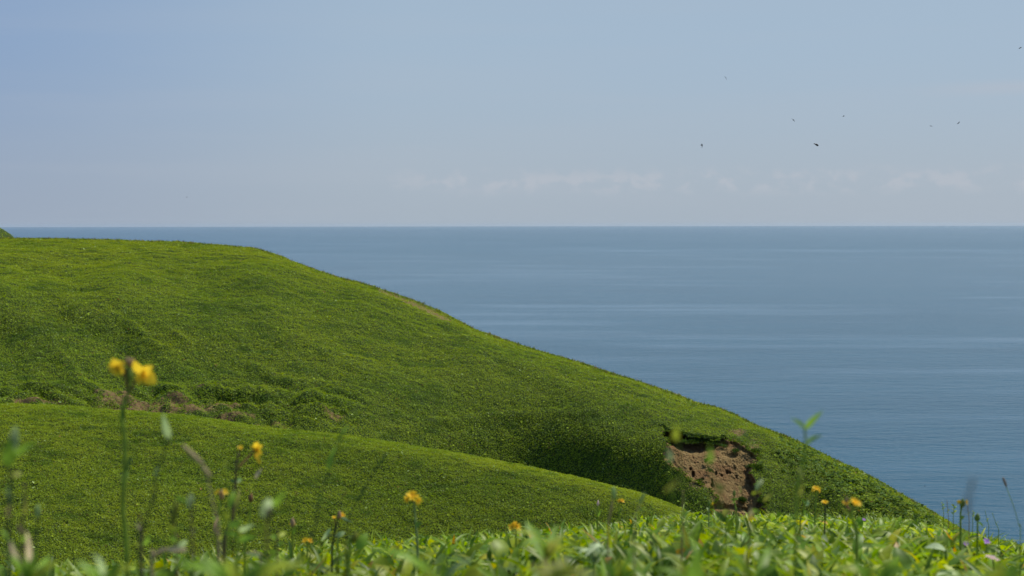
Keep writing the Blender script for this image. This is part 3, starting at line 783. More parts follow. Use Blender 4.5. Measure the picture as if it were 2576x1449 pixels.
def petals(bm, c, axis, rad, n, wr=.42, cup=.3, rings=1, toothed=True, droop=0.0):
    axis = Vector(axis).normalized(); a = axis.orthogonal().normalized(); b = axis.cross(a)
    for q in range(rings):
        r = rad * (1 - .3 * q)
        for k in range(n):
            an = 2 * math.pi * (k + .5 * q) / n + random.uniform(-.15, .15); d = a * math.cos(an) + b * math.sin(an)
            cu = cup + random.uniform(-.15, .15) + .35 * q; rr = r * random.uniform(.85, 1.12)
            side = axis.cross(d).normalized(); w = rr * wr / 2
            V = []
            for j, t in enumerate((0, .35, .7, .95, 1.0)):
                ww = w * (.45, .8, 1.05, .9, .55)[j]
                p = Vector(c) + d * rr * t * math.cos(cu * t) + axis * rr * (math.sin(cu) * t - droop * t * t)
                V += [p - side * ww + axis * w * .15, p, p + side * ww + axis * w * .15]
            bm.add(V, [(j * 3 + q, j * 3 + q + 1, j * 3 + q + 4, j * 3 + q + 3) for j in range(4) for q in range(2)])
def bud_mesh(bm, a, b, r, seg=9):
    a = Vector(a); b = Vector(b)
    ts = (0, .12, .3, .5, .7, .88, 1); rs = (.3, .75, 1, .95, .72, .4, .12)
    frame_tube(bm, [a.lerp(b, t) for t in ts], [r * x for x in rs], seg)

def plant(name, label, cat, d, stem, stem_r=.0012, stem_mat=None, heads=(), buds=(), leaves=(), spikes=(), group=None, lower_mat=None):
    """stem: picture points from tip to foot (the last one is carried on down to the ground at distance d)
       heads: (px,py,size_px,mat,axis2d,n,calyx_mat,join_px,join_py)   leaves: (x0,y0,x1,y1,width_px,mat)
       buds: (x0,y0,x1,y1,width_px,mat)   spikes: (x0,y0,x1,y1,width_px,mat)"""
    dj = [0]
    def W(px, py, off=0.0): return P(px, py, d + off)
    u = d / F
    foot = W(*stem[-1]); gz = float(fg_ground(np.array(foot.x), np.array(foot.y))) - .01
    base = Vector((foot.x, foot.y, min(gz, foot.z - .01)))
    root = bpy.data.objects.new(name, None); root.empty_display_size = .05; C.objects.link(root); root.location = base
    tag(root, label, cat, group)
    pts = [W(*s) for s in stem]; pts.append(base)
    cur = spline(pts, 5)
    bm = Bm(); n = len(cur); frame_tube(bm, cur, [stem_r * (.75 + .6 * i / n) for i in range(n)])
    def put(b_, nm, mat, par=None):
        o = b_.build(nm, mat, root); o.parent = par or root; return o
    put(bm, 'stem', stem_mat or M_stem_g)
    for h in heads:
        px, py, size, mat, ax, npet, cm = h[:7]; c = W(px, py, random.uniform(-.01, .01)); axis = Vector((ax[0], -.55, ax[1])).normalized()
        b1 = Bm()
        if isinstance(npet, (list, tuple)):
            for (tx, ty, tw) in npet: leaf_mesh(b1, c, W(tx, ty, random.uniform(-.012, .004)), tw * 1.15 * u, face=Vector((random.uniform(-.3, .3), -1, .3)), bend=.08, fold=.12)
            petals(b1, c, axis, size / 4 * u, 7, .4, .5)
        else: petals(b1, c, axis, size / 2 * 1.1 * u, npet, .62 if npet < 7 else .42, .25, 1 if npet < 7 else 2)
        ho = put(b1, 'flower_head', mat)
        b2 = Bm(); jl = size * (.55 if len(h) < 9 else .4)
        a0 = c - axis * jl * u
        if len(h) >= 9:
            j = W(h[7], h[8]); frame_tube(b2, spline([j, j.lerp(a0, .6) - upv * .02 * (j - a0).length, a0], 4), stem_r * .7)
        bud_mesh(b2, a0, c + axis * size * .02 * u, size * .15 * u)
        put(b2, 'calyx', cm, ho)
        b3 = Bm(); bud_mesh(b3, c - axis * size * .05 * u, c + axis * size * .12 * u, size * .12 * u); put(b3, 'disc', M_ora if mat is M_yel else mat, ho)
    for b in buds:
        b1 = Bm(); bud_mesh(b1, W(b[0], b[1]), W(b[2], b[3]), b[4] / 2 * u); put(b1, 'bud', b[5])
    for l in leaves:
        b1 = Bm(); leaf_mesh(b1, W(l[0], l[1]), W(l[2], l[3], random.uniform(-.02, .02)), l[4] * u); put(b1, 'leaf', l[5])
    for s in spikes:
        b1 = Bm(); a = W(s[0], s[1]); b = W(s[2], s[3]); m = 12
        pts_ = [a.lerp(b, i / m) for i in range(m + 1)]
        frame_tube(b1, pts_, [s[4] / 2 * u * (.25 + .75 * math.sin(math.pi * (i + .8) / (m + 1.6)) ** .6) * (1 + .18 * (-1) ** i) for i in range(m + 1)], 8)
        put(b1, 'seed_head', s[5])
    return root

G1 = 'yellow wildflowers in the meadow'; G2 = 'blurred sprigs close to the camera'; G3 = 'grass seed stalks'; G4 = 'broad blades at the bottom edge'
U = (0, 1)
plant('yellow_wildflower', 'tallest blurred yellow flower at left with two open blooms and a pinkish bud between them', 'flower', 1.45,
      [(323, 925), (325, 955), (323, 986), (310, 1025), (307, 1050), (313, 1090), (316, 1123), (312, 1223), (310, 1288), (320, 1401)], .0019, M_stem_g,
      heads=[(297, 924, 44, M_yel, (-.75, .35), [(270, 923, 24), (282, 901, 22), (318, 911, 18), (304, 947, 26), (276, 938, 16)], M_cal_b, 322, 985), (361, 940, 50, M_yel, (.75, .1), [(336, 906, 25), (386, 920, 20), (347, 968, 26), (393, 966, 31), (372, 960, 18)], M_cal_b, 323, 990)],
      buds=[(325, 925, 328, 898, 15, M_cal_p), (324, 918, 318, 898, 12, M_cal_p), (331, 918, 338, 900, 10, M_cal_p), (324, 962, 325, 912, 17, M_cal_g)],
      leaves=[(313, 1192, 334, 1146, 12, M_lf_d), (312, 1222, 318, 1178, 17, M_lf_d), (309, 1060, 303, 1012, 9, M_lf_d)], group=G1)
plant('yellow_wildflower', 'dark branching stem with one small yellow head and a drooping ragged yellow flower beside it', 'flower', 1.9,
      [(601, 1140), (594, 1174), (593, 1211), (587, 1253), (584, 1313), (564, 1378)], .0017, M_stem_b,
      heads=[(604, 1127, 17, M_yel, (.1, 1), 7, M_cal_b), (647, 1131, 34, M_yel, (.8, .35), [(628, 1120, 10), (648, 1110, 13), (662, 1120, 12), (660, 1144, 11), (653, 1169, 12), (640, 1112, 9)], M_cal_b, 598, 1178)],
      leaves=[(593, 1214, 580, 1206, 10, M_lf_d), (593, 1214, 607, 1204, 10, M_lf_d), (642, 1205, 660, 1178, 11, M_dry), (585, 1300, 604, 1228, 12, M_lf_o)], buds=[(640, 1142, 656, 1165, 7, M_ora)], group=G1)
plant('yellow_wildflower', 'small half-open yellow flower with pinkish brown calyx left of the drooping bloom', 'flower', 2.2,
      [(557, 1255), (553, 1274), (548, 1305), (548, 1381)], .0013, M_stem_g,
      heads=[(548, 1238, 15, M_yel, (-.6, .6), 6, M_cal_p), (566, 1238, 16, M_yel, (.6, .5), 6, M_cal_p)], buds=[(557, 1258, 557, 1230, 13, M_cal_p)], leaves=[(549, 1300, 536, 1340, 9, M_cal_p)], group=G1)
plant('flower_bud', 'closed dark bud on a thin stem, right of the drooping yellow flower', 'flower', 2.4,
      [(630, 1258), (630, 1278), (626, 1337), (616, 1384)], .0014, M_stem_g, buds=[(630, 1264, 632, 1240, 13, M_cal_b), (632, 1262, 636, 1246, 7, M_cal_g)], group=G1)
plant('yellow_wildflower', 'upright brown bud with a band of yellow petals on a short green stem', 'flower', 3.0,
      [(736, 1318), (736, 1340), (736, 1379)], .0016, M_stem_g, heads=[(736, 1317, 15, M_yel, (0, -1), 8, M_cal_p)], buds=[(736, 1326, 736, 1302, 12, M_cal_p)], leaves=[(737, 1345, 745, 1328, 8, M_lf_g)], group=G1)
plant('yellow_wildflower', 'low yellow flower almost touching the leaves between the brown bud and the two-headed stem', 'flower', 3.4,
      [(773, 1366), (773, 1385)], .0018, M_stem_g, heads=[(768, 1360, 18, M_yel, (-.4, .8), 8, M_cal_g), (779, 1361, 16, M_ora, (.5, .6), 8, M_cal_g)], group=G1)
plant('yellow_wildflower', 'two small orange-yellow heads around a dark pointed bud with two pale leaves below', 'flower', 2.7,
      [(853, 1300), (848, 1314), (844, 1325), (839, 1361), (835, 1397)], .0016, M_stem_d, heads=[(858, 1298, 21, M_ora, (.4, .8), 9, M_cal_b), (841, 1302, 12, M_yel, (-.2, 1), 8, M_cal_b, 844, 1322)],
      buds=[(853, 1306, 854, 1284, 11, M_cal_p)], leaves=[(842, 1345, 822, 1352, 8, M_lf_o), (832, 1328, 808, 1362, 10, M_lf_p), (843, 1350, 869, 1338, 14, M_lf_p), (856, 1300, 888, 1316, 6, M_lf_p)], group=G1)
plant('flower_bud', 'blurred pale green bud beside a broad pointed leaf, left of centre', 'flower', 1.7,
      [(890, 1356), (886, 1366), (878, 1386)], .0016, M_stem_g, buds=[(889, 1364, 896, 1336, 17, M_lf_o)], leaves=[(897, 1384, 925, 1340, 27, M_lf_g), (888, 1368, 878, 1345, 8, M_lf_d), (894, 1340, 898, 1322, 4, M_lf_d)], group=G1)
plant('yellow_wildflower', 'bright yellow double flower on a pale stem with one round leaf, centre left', 'flower', 2.6,
      [(1041, 1262), (1043, 1283), (1046, 1318), (1049, 1353), (1051, 1405)], .0021, M_stem_p,
      heads=[(1038, 1248, 34, M_yel, (0, .7), 9, M_cal_g), (1025, 1257, 20, M_yel, (-.5, .2), 8, M_cal_g), (1051, 1259, 22, M_yel, (.5, .1), 8, M_cal_g)],
      leaves=[(1046, 1324, 1061, 1314, 15, M_lf_d)], group=G1)
plant('yellow_wildflower', 'ragged orange-yellow flower low above the leaves at the centre of the picture', 'flower', 3.3,
      [(1297, 1330), (1298, 1345)], .0018, M_stem_g, heads=[(1290, 1325, 24, M_ora, (-.4, .6), 8, M_cal_g), (1301, 1325, 24, M_yel, (.5, .5), 8, M_cal_g), (1298, 1318, 14, M_ora, (.2, 1), 7, M_cal_b)], leaves=[(1300, 1322, 1302, 1308, 5, M_lf_d)], group=G1)
plant('flower_bud', 'thin stem with a closed pale pink bud, left of the small orange flower', 'flower', 5.0,
      [(1504, 1268), (1504, 1283), (1503, 1300), (1502, 1329)], .0021, M_stem_g, buds=[(1504, 1273, 1505, 1258, 6, M_wht)], leaves=[(1503, 1300, 1510, 1282, 5, M_lf_g)], group=G1)
plant('yellow_wildflower', 'small orange-brown flower on a thin stem against the pale ridge of the near hill', 'flower', 4.8,
      [(1561, 1263), (1557, 1271), (1557, 1307), (1560, 1330)], .002, M_stem_g, heads=[(1558, 1260, 11, M_ora, (-.5, .6), 7, M_cal_b), (1565, 1260, 12, M_ora, (.5, .6), 7, M_cal_b)], leaves=[(1557, 1292, 1563, 1275, 4, M_lf_d)], group=G1)
plant('yellow_wildflower', 'tiny wilted yellow flower on a pale stem at the left foot of the brown landslip', 'flower', 4.0,
      [(1785, 1262), (1784, 1275), (1783, 1300)], .0019, M_stem_p, heads=[(1791, 1267, 10, M_yel, (.6, -.2), 7, M_cal_g, 1785, 1264)], buds=[(1784, 1272, 1784, 1259, 7, M_cal_g)], leaves=[(1784, 1290, 1778, 1276, 5, M_lf_p)], group=G1)
plant('flower_bud', 'green budded stem with a pair of tiny leaves standing before the brown landslip', 'flower', 3.8,
      [(1847, 1240), (1847, 1256), (1850, 1275), (1852, 1300)], .0018, M_stem_g, buds=[(1847, 1248, 1847, 1232, 8, M_cal_g)], leaves=[(1847, 1258, 1838, 1255, 5, M_lf_g), (1848, 1258, 1857, 1254, 5, M_lf_g), (1848, 1262, 1840, 1266, 4, M_lf_g)], group=G1)
plant('yellow_wildflower', 'upright bright yellow flower on a straight green stem right of the landslip', 'flower', 4.2,
      [(2053, 1240), (2052, 1262), (2050, 1306)], .0018, M_stem_g, heads=[(2053, 1229, 19, M_yel, (0, .8), 8, M_cal_g), (2047, 1233, 11, M_yel, (-.6, .2), 7, M_cal_g), (2060, 1234, 12, M_yel, (.7, .1), 7, M_cal_g)], group=G1)
plant('leafy_sprig', 'slender leafy stem leaning right beside the upright bright yellow flower', 'plant', 3.6,
      [(2046, 1247), (2031, 1257), (2024, 1275), (2020, 1295), (2013, 1318)], .0016, M_stem_g, leaves=[(2030, 1258, 2046, 1245, 8, M_lf_o), (2026, 1272, 2034, 1258, 12, M_lf_p), (2023, 1268, 2015, 1255, 7, M_lf_g), (2020, 1292, 2029, 1284, 8, M_lf_g)], group=G2)
plant('yellow_wildflower', 'flat-topped small yellow flower on a dark stem, between two brighter flowers at right', 'flower', 3.6,
      [(2076, 1270), (2076, 1285), (2075, 1310), (2074, 1345)], .0017, M_stem_d, heads=[(2075, 1264, 16, M_yel, (.05, 1), 10, M_cal_b)], group=G1)
plant('yellow_wildflower', 'blurred pair of yellow heads with a brown bud on a thick stem at right', 'flower', 2.0,
      [(2140, 1275), (2142, 1290), (2147, 1315), (2155, 1353)], .0019, M_stem_g, heads=[(2151, 1265, 27, M_yel, (.3, 1), 11, M_cal_g, 2142, 1290), (2128, 1265, 17, M_ora, (-.3, .8), 8, M_cal_b, 2141, 1290)], buds=[(2129, 1266, 2130, 1249, 9, M_cal_p)],
      leaves=[(2138, 1302, 2114, 1275, 8, M_lf_y)], group=G1)
plant('yellow_wildflower', 'drooping green and yellow flower standing up against the sea at far right', 'flower', 3.3,
      [(2421, 1270), (2417, 1286), (2416, 1310), (2416, 1337)], .0020, M_stem_g, heads=[(2430, 1263, 17, M_yel, (.8, .1), 7, M_cal_g, 2418, 1282), (2414, 1263, 12, M_ora, (-.6, .5), 6, M_cal_g, 2417, 1282)],
      buds=[(2420, 1276, 2422, 1254, 13, M_cal_g)], leaves=[(2417, 1308, 2424, 1298, 8, M_lf_d)], group=G1)
plant('flower_bud', 'round closed bud on a short stem against the sea, right of the drooping flower', 'flower', 3.3,
      [(2459, 1308), (2459, 1320), (2459, 1341)], .0019, M_stem_g, buds=[(2457, 1311, 2460, 1291, 14, M_cal_g), (2460, 1309, 2463, 1295, 7, M_cal_b)], leaves=[(2459, 1312, 2474, 1328, 6, M_lf_g)], group=G1)
for (x, y, d, w, lb) in ((2173, 1307, 6.0, 9, 'tiny purple flower near the crest of the meadow under the sea-side flowers'), (2170, 1358, 3.8, 12, 'small purple flower low in the leaves, leftmost of the lower ones'),
                         (2430, 1370, 3.4, 14, 'dark-edged purple flower deep in the leaves below the round closed bud'), (2482, 1363, 3.4, 18, 'largest light purple flower facing up near the right edge')):
    plant('purple_flower', lb, 'flower', d, [(x, y + 2), (x, y + 20)], .001, M_stem_g, heads=[(x, y, w, M_pur, (.1, .8), 6, M_cal_g)], group='purple flowers in the meadow')
# pinkish white umbel
def umbel():
    d = 2.6; u = d / F; r = plant('white_flower', 'flat pinkish white flower cluster in the lower right corner of the meadow', 'flower', d, [(2497, 1410), (2500, 1440)], .0016, M_stem_g)
    b = Bm()
    for _ in range(46):
        a = random.uniform(0, 6.28); q = math.sqrt(random.random()); c = P(2497 + 17 * q * math.cos(a), 1405 + 5 * q * math.cos(a) - 4 * (1 - q * q), d) + Vector((0, q * math.sin(a) * 16 * u, random.uniform(-.001, .001)))
        petals(b, c, (random.uniform(-.3, .3), random.uniform(-.5, .1), 1), 3.2 * u, 5, .8, .2)
    o = b.build('flower_head', M_wht, r); o.parent = r
umbel()
# blurred near sprigs
plant('leafy_sprig', 'forked green sprig rising in front of the sea at the right', 'plant', 1.25, [(2025, 1075), (2025, 1090), (2027, 1117), (2022, 1152), (2012, 1200), (2003, 1295)], .0011, M_stem_g,
      leaves=[(2024, 1081, 2071, 1033, 15, M_lf_g), (2024, 1081, 1989, 1052, 13, M_lf_g), (2028, 1120, 2070, 1094, 14, M_lf_g), (2012, 1212, 2009, 1176, 14, M_lf_o), (2007, 1245, 2020, 1215, 8, M_lf_o)], group=G2)
plant('leafy_sprig', 'out-of-focus leafy shoot with a pale top leaf at the left edge', 'plant', .95, [(34, 1085), (32, 1120), (24, 1170), (27, 1257), (22, 1340)], .0009, M_stem_d,
      leaves=[(28, 1145, 40, 1070, 24, M_lf_p), (20, 1175, 24, 1100, 30, M_lf_g), (30, 1150, 96, 1108, 15, M_lf_g), (26, 1200, 55, 1190, 12, M_lf_o), (27, 1275, 20, 1222, 14, M_lf_d), (25, 1300, 32, 1268, 9, M_cal_p)], group=G2)
plant('grass_stalk', 'pale blurred leaf tip on a thin curved stalk between the two left yellow flowers', 'grass', 1.2, [(424, 1095), (410, 1150), (394, 1188), (386, 1253), (361, 1331), (350, 1395)], .0008, M_stem_d,
      leaves=[(426, 1104, 409, 1038, 19, M_lf_p), (393, 1196, 404, 1178, 9, M_lf_p), (386, 1240, 384, 1215, 10, M_lf_o)], group=G3)
plant('grass_stalk', 'straw coloured bent grass stalk behind the left yellow flowers', 'grass', 1.1, [(460, 1118), (500, 1152), (516, 1180), (540, 1290), (552, 1390)], .0006, M_dry, spikes=[(460, 1120, 510, 1170, 11, M_dry), (508, 1172, 530, 1200, 11, M_dry)], group=G3)
plant('grass_stalk', 'pale green blade and olive seed head leaning left of the dark branching stem', 'grass', 1.15, [(478, 1245), (480, 1275), (482, 1330), (485, 1400)], .0008, M_stem_b, leaves=[(478, 1280, 482, 1240, 18, M_lf_p), (470, 1262, 440, 1250, 12, M_lf_g)], spikes=[(432, 1320, 445, 1265, 16, M_lf_o)], group=G3)
plant('leafy_sprig', 'large pale blurred leaf on a slanting stalk right of the closed dark bud', 'plant', .9, [(716, 1236), (690, 1262), (680, 1300), (671, 1360)], .0007, M_stem_b, leaves=[(658, 1300, 680, 1254, 30, M_lf_p), (686, 1274, 724, 1228, 15, M_lf_g), (655, 1335, 675, 1322, 18, M_lf_y)], group=G2)
plant('leafy_sprig', 'dark green narrow leaf on an upright thin stalk above the two-headed orange flower', 'plant', 1.25, [(862, 1090), (846, 1130), (828, 1184), (806, 1250), (790, 1340), (782, 1400)], .0006, M_stem_d, leaves=[(826, 1190, 846, 1120, 13, M_lf_g), (850, 1110, 878, 1070, 9, M_lf_g), (800, 1265, 810, 1235, 6, M_lf_d)], group=G2)
plant('grass_stalk', 'dark thin grass stalk slanting right over the near hill, centre left', 'grass', 1.5, [(973, 1142), (945, 1180), (912, 1240), (880, 1300), (870, 1385)], .0006, M_stem_d, spikes=[(973, 1140, 950, 1175, 6, M_lf_d), (920, 1222, 900, 1260, 7, M_lf_d)], group=G3)
plant('leafy_sprig', 'thin stalk with two yellow-green leaf tips left of the drooping flower', 'plant', 1.3, [(569, 1160), (572, 1200), (575, 1290), (572, 1385)], .0006, M_stem_g, leaves=[(566, 1180, 573, 1160, 13, M_lf_y), (502, 1170, 500, 1152, 13, M_lf_y), (575, 1280, 590, 1232, 14, M_lf_g), (574, 1310, 560, 1282, 12, M_lf_y), (574, 1330, 612, 1310, 12, M_lf_g)], group=G2)
plant('leafy_sprig', 'stalk of pale and green leaves low beside the dark branching stem', 'plant', 1.35, [(600, 1305), (600, 1330), (598, 1392)], .001, M_stem_g, leaves=[(600, 1335, 640, 1318, 14, M_lf_p), (600, 1330, 576, 1312, 14, M_lf_g), (600, 1350, 560, 1340, 14, M_lf_g), (601, 1345, 612, 1318, 12, M_lf_y), (600, 1360, 645, 1350, 16, M_lf_g)], group=G2)
plant('leafy_sprig', 'yellow-green leaf hanging in front of the dark overhang at the top of the landslip', 'plant', .8, [(1702, 1066), (1706, 1110), (1712, 1200), (1718, 1320)], .00035, M_stem_g, leaves=[(1699, 1108, 1702, 1066, 17, M_lf_y), (1712, 1206, 1668, 1240, 9, M_lf_o)], group=G2)
plant('leafy_sprig', 'pale green blurred leaf at the left rim of the landslip', 'plant', .85, [(1680, 1126), (1684, 1180), (1690, 1250), (1694, 1320)], .00035, M_stem_g, leaves=[(1685, 1162, 1679, 1124, 17, M_lf_p)], group=G2)
plant('leafy_sprig', 'fresh green blurred leaf in front of the middle of the landslip', 'plant', .85, [(1784, 1120), (1786, 1180), (1800, 1230), (1812, 1320)], .00035, M_stem_g, leaves=[(1783, 1165, 1785, 1120, 18, M_lf_g), (1813, 1245, 1798, 1212, 22, M_lf_o)], group=G2)
plant('leafy_sprig', 'slender shoot of olive and yellow leaves over the right side of the landslip', 'plant', 1.5, [(1915, 1205), (1908, 1235), (1895, 1275), (1884, 1325)], .0007, M_stem_b, leaves=[(1900, 1232, 1918, 1205, 12, M_lf_p), (1894, 1246, 1914, 1240, 15, M_lf_y), (1920, 1262, 1948, 1236, 8, M_lf_o), (1884, 1302, 1888, 1275, 14, M_dry), (1890, 1290, 1912, 1286, 12, M_lf_g), (1886, 1310, 1904, 1308, 10, M_ora)], group=G2)
plant('leafy_sprig', 'low green leaf pair at the foot of the landslip just above the meadow edge', 'plant', 2.4, [(1828, 1285), (1826, 1300), (1826, 1322)], .0012, M_stem_g, leaves=[(1818, 1296, 1840, 1284, 18, M_lf_o), (1826, 1312, 1800, 1286, 16, M_lf_d), (1860, 1240, 1857, 1222, 5, M_lf_g)], group=G2)
plant('grass_stalk', 'pale pinkish grass spike rising left of the small orange-brown flower', 'grass', 1.7, [(1545, 1238), (1540, 1262), (1535, 1300), (1530, 1345)], .0008, M_cal_p, spikes=[(1543, 1226, 1546, 1255, 12, M_lf_p), (1542, 1258, 1531, 1312, 6, M_cal_p)], group=G3)
plant('grass_stalk', 'faint pale grass spike leaning over the ridge of the near hill', 'grass', 1.5, [(1622, 1240), (1612, 1265), (1603, 1290), (1596, 1345)], .0006, M_dry, spikes=[(1622, 1240, 1609, 1266, 8, M_lf_p)], leaves=[(1598, 1302, 1628, 1280, 13, M_lf_g)], group=G3)
plant('grass_stalk', 'brown cylindrical grass head tilted against the sea at the right edge', 'grass', 2.8, [(2524, 1203), (2531, 1224), (2550, 1274), (2563, 1322), (2567, 1345)], .0006, M_stem_g, spikes=[(2523, 1201, 2532, 1225, 6, M_seed)], group=G3)
plant('grass_stalk', 'very faint blurred grey seed head against the sea left of the brown cylindrical one', 'grass', .62, [(2447, 1200), (2442, 1240), (2434, 1300), (2430, 1345)], .0003, M_seed, spikes=[(2448, 1200, 2441, 1240, 7, M_seed)], group=G3)
plant('grass_stalk', 'pinkish dry stem standing in the meadow left of the landslip', 'grass', 2.0, [(1718, 1235), (1718, 1290), (1716, 1345), (1714, 1380)], .0011, M_cal_p, leaves=[(1718, 1298, 1732, 1284, 8, M_lf_g)], group=G3)
plant('grass_stalk', 'pale blurred spike low at the left above the foreground leaves', 'grass', 1.2, [(95, 1275), (96, 1300), (92, 1345), (90, 1400)], .0006, M_stem_d, spikes=[(95, 1270, 94, 1303, 12, M_lf_p)], group=G3)
plant('grass_stalk', 'tiny dark curled seed stalk over the near hill above the two-headed flower', 'grass', 2.2, [(870, 1238), (862, 1250), (850, 1290), (848, 1380)], .0004, M_stem_b, spikes=[(870, 1238, 861, 1249, 3, M_cal_b), (746, 1238, 746, 1250, 3, M_cal_b)], group=G3)
for (lb, d, st, lv) in (
  ('thin brown stalk with olive leaves right beside the tall yellow flower stem', 1.25, [(352, 1292), (356, 1330), (358, 1400)], [(356, 1340, 342, 1312, 9, M_dry), (357, 1370, 376, 1340, 12, M_lf_g), (357, 1380, 340, 1365, 12, M_lf_y)]),
  ('short shoot of yellow-green leaves between the pale leaf tip and the bent straw stalk', 1.3, [(438, 1300), (441, 1340), (444, 1400)], [(440, 1335, 418, 1318, 14, M_lf_y), (441, 1345, 462, 1322, 13, M_lf_g), (443, 1365, 425, 1350, 15, M_lf_g), (443, 1380, 470, 1360, 15, M_lf_p)]),
  ('leafy brown-stemmed shoot just left of the dark branching stem', 1.7, [(546, 1285), (546, 1320), (548, 1392)], [(546, 1310, 530, 1302, 9, M_lf_g), (546, 1325, 562, 1312, 9, M_lf_g), (547, 1345, 536, 1328, 9, M_cal_p), (547, 1360, 560, 1346, 10, M_lf_y), (547, 1375, 545, 1350, 9, M_lf_d)]),
  ('thin shoot with paired leaves right of the large pale blurred leaf', 1.5, [(700, 1330), (698, 1355), (697, 1395)], [(699, 1352, 720, 1340, 12, M_lf_y), (699, 1358, 680, 1350, 12, M_lf_g), (698, 1375, 716, 1366, 12, M_lf_g)]),
  ('faint slender stalk with a narrow leaf right of the leafy shoot at the left edge', 1.1, [(62, 1215), (60, 1290), (56, 1395)], [(60, 1290, 70, 1255, 8, M_lf_o), (58, 1345, 44, 1318, 10, M_cal_p), (58, 1365, 78, 1340, 12, M_lf_g)])):
    plant('leafy_sprig', lb, 'plant', d, st, .0009, M_stem_b, leaves=lv, group=G2)
sk = [(2374, 1290, 2370, 1262, 'thin budded twig at the left end of the row against the sea'), (2386, 1302, 2382, 1258, 'bare pinkish twig just left of the leafy one against the sea'), (2398, 1304, 2400, 1268, 'leafy twig with two fresh leaves left of the drooping flower'),
      (2438, 1306, 2434, 1272, 'thin reddish twig between the drooping flower and the round bud'), (2447, 1308, 2449, 1285, 'short twig of small yellow-green leaves beside the round bud'), (2487, 1322, 2478, 1285, 'fine arching grass stem right of the round bud'),
      (2512, 1332, 2496, 1290, 'fine grass stem with a pale tip at the far right skyline')]
for i, (x0, y0, x1, y1, lb) in enumerate(sk):
    lv = []
    for q in range(5 if i in (0, 2, 4) else 2):
        t = .25 + .7 * q / 5; x = x0 + (x1 - x0) * t; y = y0 + (y1 - y0) * t; s = 1 if q % 2 else -1
        lv.append((x, y, x + s * (7 if i == 2 else 4.5), y - (7 if i == 2 else 4), 4.5 if i == 2 else 3, (M_lf_g, M_lf_y, M_lf_o)[q % 3]))
    plant('twig', lb, 'twig', 5.5, [(x1, y1), ((x0 + x1) / 2, (y0 + y1) / 2 + 1), (x0, y0), (x0, y0 + 16)], .0011, (M_cal_p if i in (1, 3) else M_stem_g), leaves=lv, group='twigs on the skyline before the sea')

# broad blurred plants at the bottom edge
def rosette(name, label, cat, d, base, tips, stem_mat=M_stem_g, group=G4):
    """leaves that all rise from one foot at picture point base"""
    foot = P(base[0], base[1], d); gz = float(fg_ground(np.array(foot.x), np.array(foot.y))) - .005
    root = bpy.data.objects.new(name, None); C.objects.link(root); root.location = (foot.x, foot.y, min(gz, foot.z - .02)); tag(root, label, cat, group)
    b = Bm(); frame_tube(b, spline([foot + Vector((0, 0, .002)), root.location], 3), .0018 * d ** .5); o = b.build('stem', stem_mat, root); o.parent = root
    for (x, y, w, m, off, bend) in tips:
        b = Bm(); leaf_mesh(b, foot, P(x, y, d + off), w * d / F, face=Vector((random.uniform(-.3, .7), -.55, 1.0)), bend=bend, ns=9); o = b.build('leaf', m, root); o.parent = root
rosette('broadleaf_plant', 'star-shaped shoot of pointed bright green leaves at bottom centre', 'plant', 1.15, (1372, 1412),
        [(1321, 1308, 34, M_lf_g, .03, .05), (1400, 1318, 20, M_lf_g, .08, -.05), (1286, 1336, 28, M_lf_y, -.03, .18), (1420, 1342, 24, M_lf_y, .02, .12), (1350, 1330, 20, M_lf_g, .1, .05), (1310, 1375, 22, M_lf_g, -.05, .2), (1440, 1385, 22, M_lf_y, -.04, .15), (1400, 1368, 26, M_lf_o, -.06, .1)], M_cal_b)
rosette('broadleaf_plant', 'olive and brown heavily blurred shoot under the star-shaped green one', 'plant', .62, (1375, 1475), [(1330, 1418, 30, M_lf_o, 0, .1), (1420, 1402, 30, M_lf_o, .02, .1), (1455, 1425, 34, M_lf_y, 0, .2), (1372, 1405, 34, M_lf_o, .02, 0), (1500, 1448, 34, M_lf_o, 0, .2)], M_cal_b)
rosette('broadleaf_plant', 'wide upright pale green blade at the bottom right of centre', 'plant', .85, (1748, 1500), [(1758, 1378, 44, M_lf_g, 0, .04), (1706, 1346, 18, M_lf_g, .1, .12), (1800, 1440, 26, M_lf_y, 0, .2)])
rosette('broadleaf_plant', 'yellow-tinged drooping blades left of the wide upright blade', 'plant', 1.0, (1735, 1470), [(1676, 1392, 17, M_lf_y, 0, .22), (1690, 1420, 18, M_lf_y, 0, .2), (1640, 1430, 22, M_lf_g, 0, .15)])
rosette('broadleaf_plant', 'long diagonal blade crossing right of the wide upright blade', 'plant', 1.1, (1895, 1470), [(1819, 1366, 20, M_lf_g, 0, .08), (1850, 1400, 20, M_lf_y, 0, .1), (1935, 1372, 22, M_lf_g, .05, .1), (1965, 1420, 26, M_lf_g, 0, .15)])
rosette('broadleaf_plant', 'thin long blade leaning right between the silvery leaves and the wide blade', 'plant', 1.05, (1555, 1475), [(1606, 1362, 17, M_lf_g, 0, .06), (1560, 1400, 22, M_lf_y, 0, .1), (1520, 1410, 26, M_lf_g, 0, .12), (1620, 1430, 24, M_lf_g, 0, .2)])
rosette('broadleaf_plant', 'broad pale leaves bent over at the bottom left of centre', 'plant', .95, (1100, 1480), [(925, 1380, 24, M_lf_g, 0, .22), (1010, 1405, 24, M_lf_y, 0, .2), (1150, 1412, 24, M_lf_g, 0, .1), (1195, 1404, 22, M_lf_p, 0, .15), (1060, 1410, 22, M_lf_g, 0, .1)])
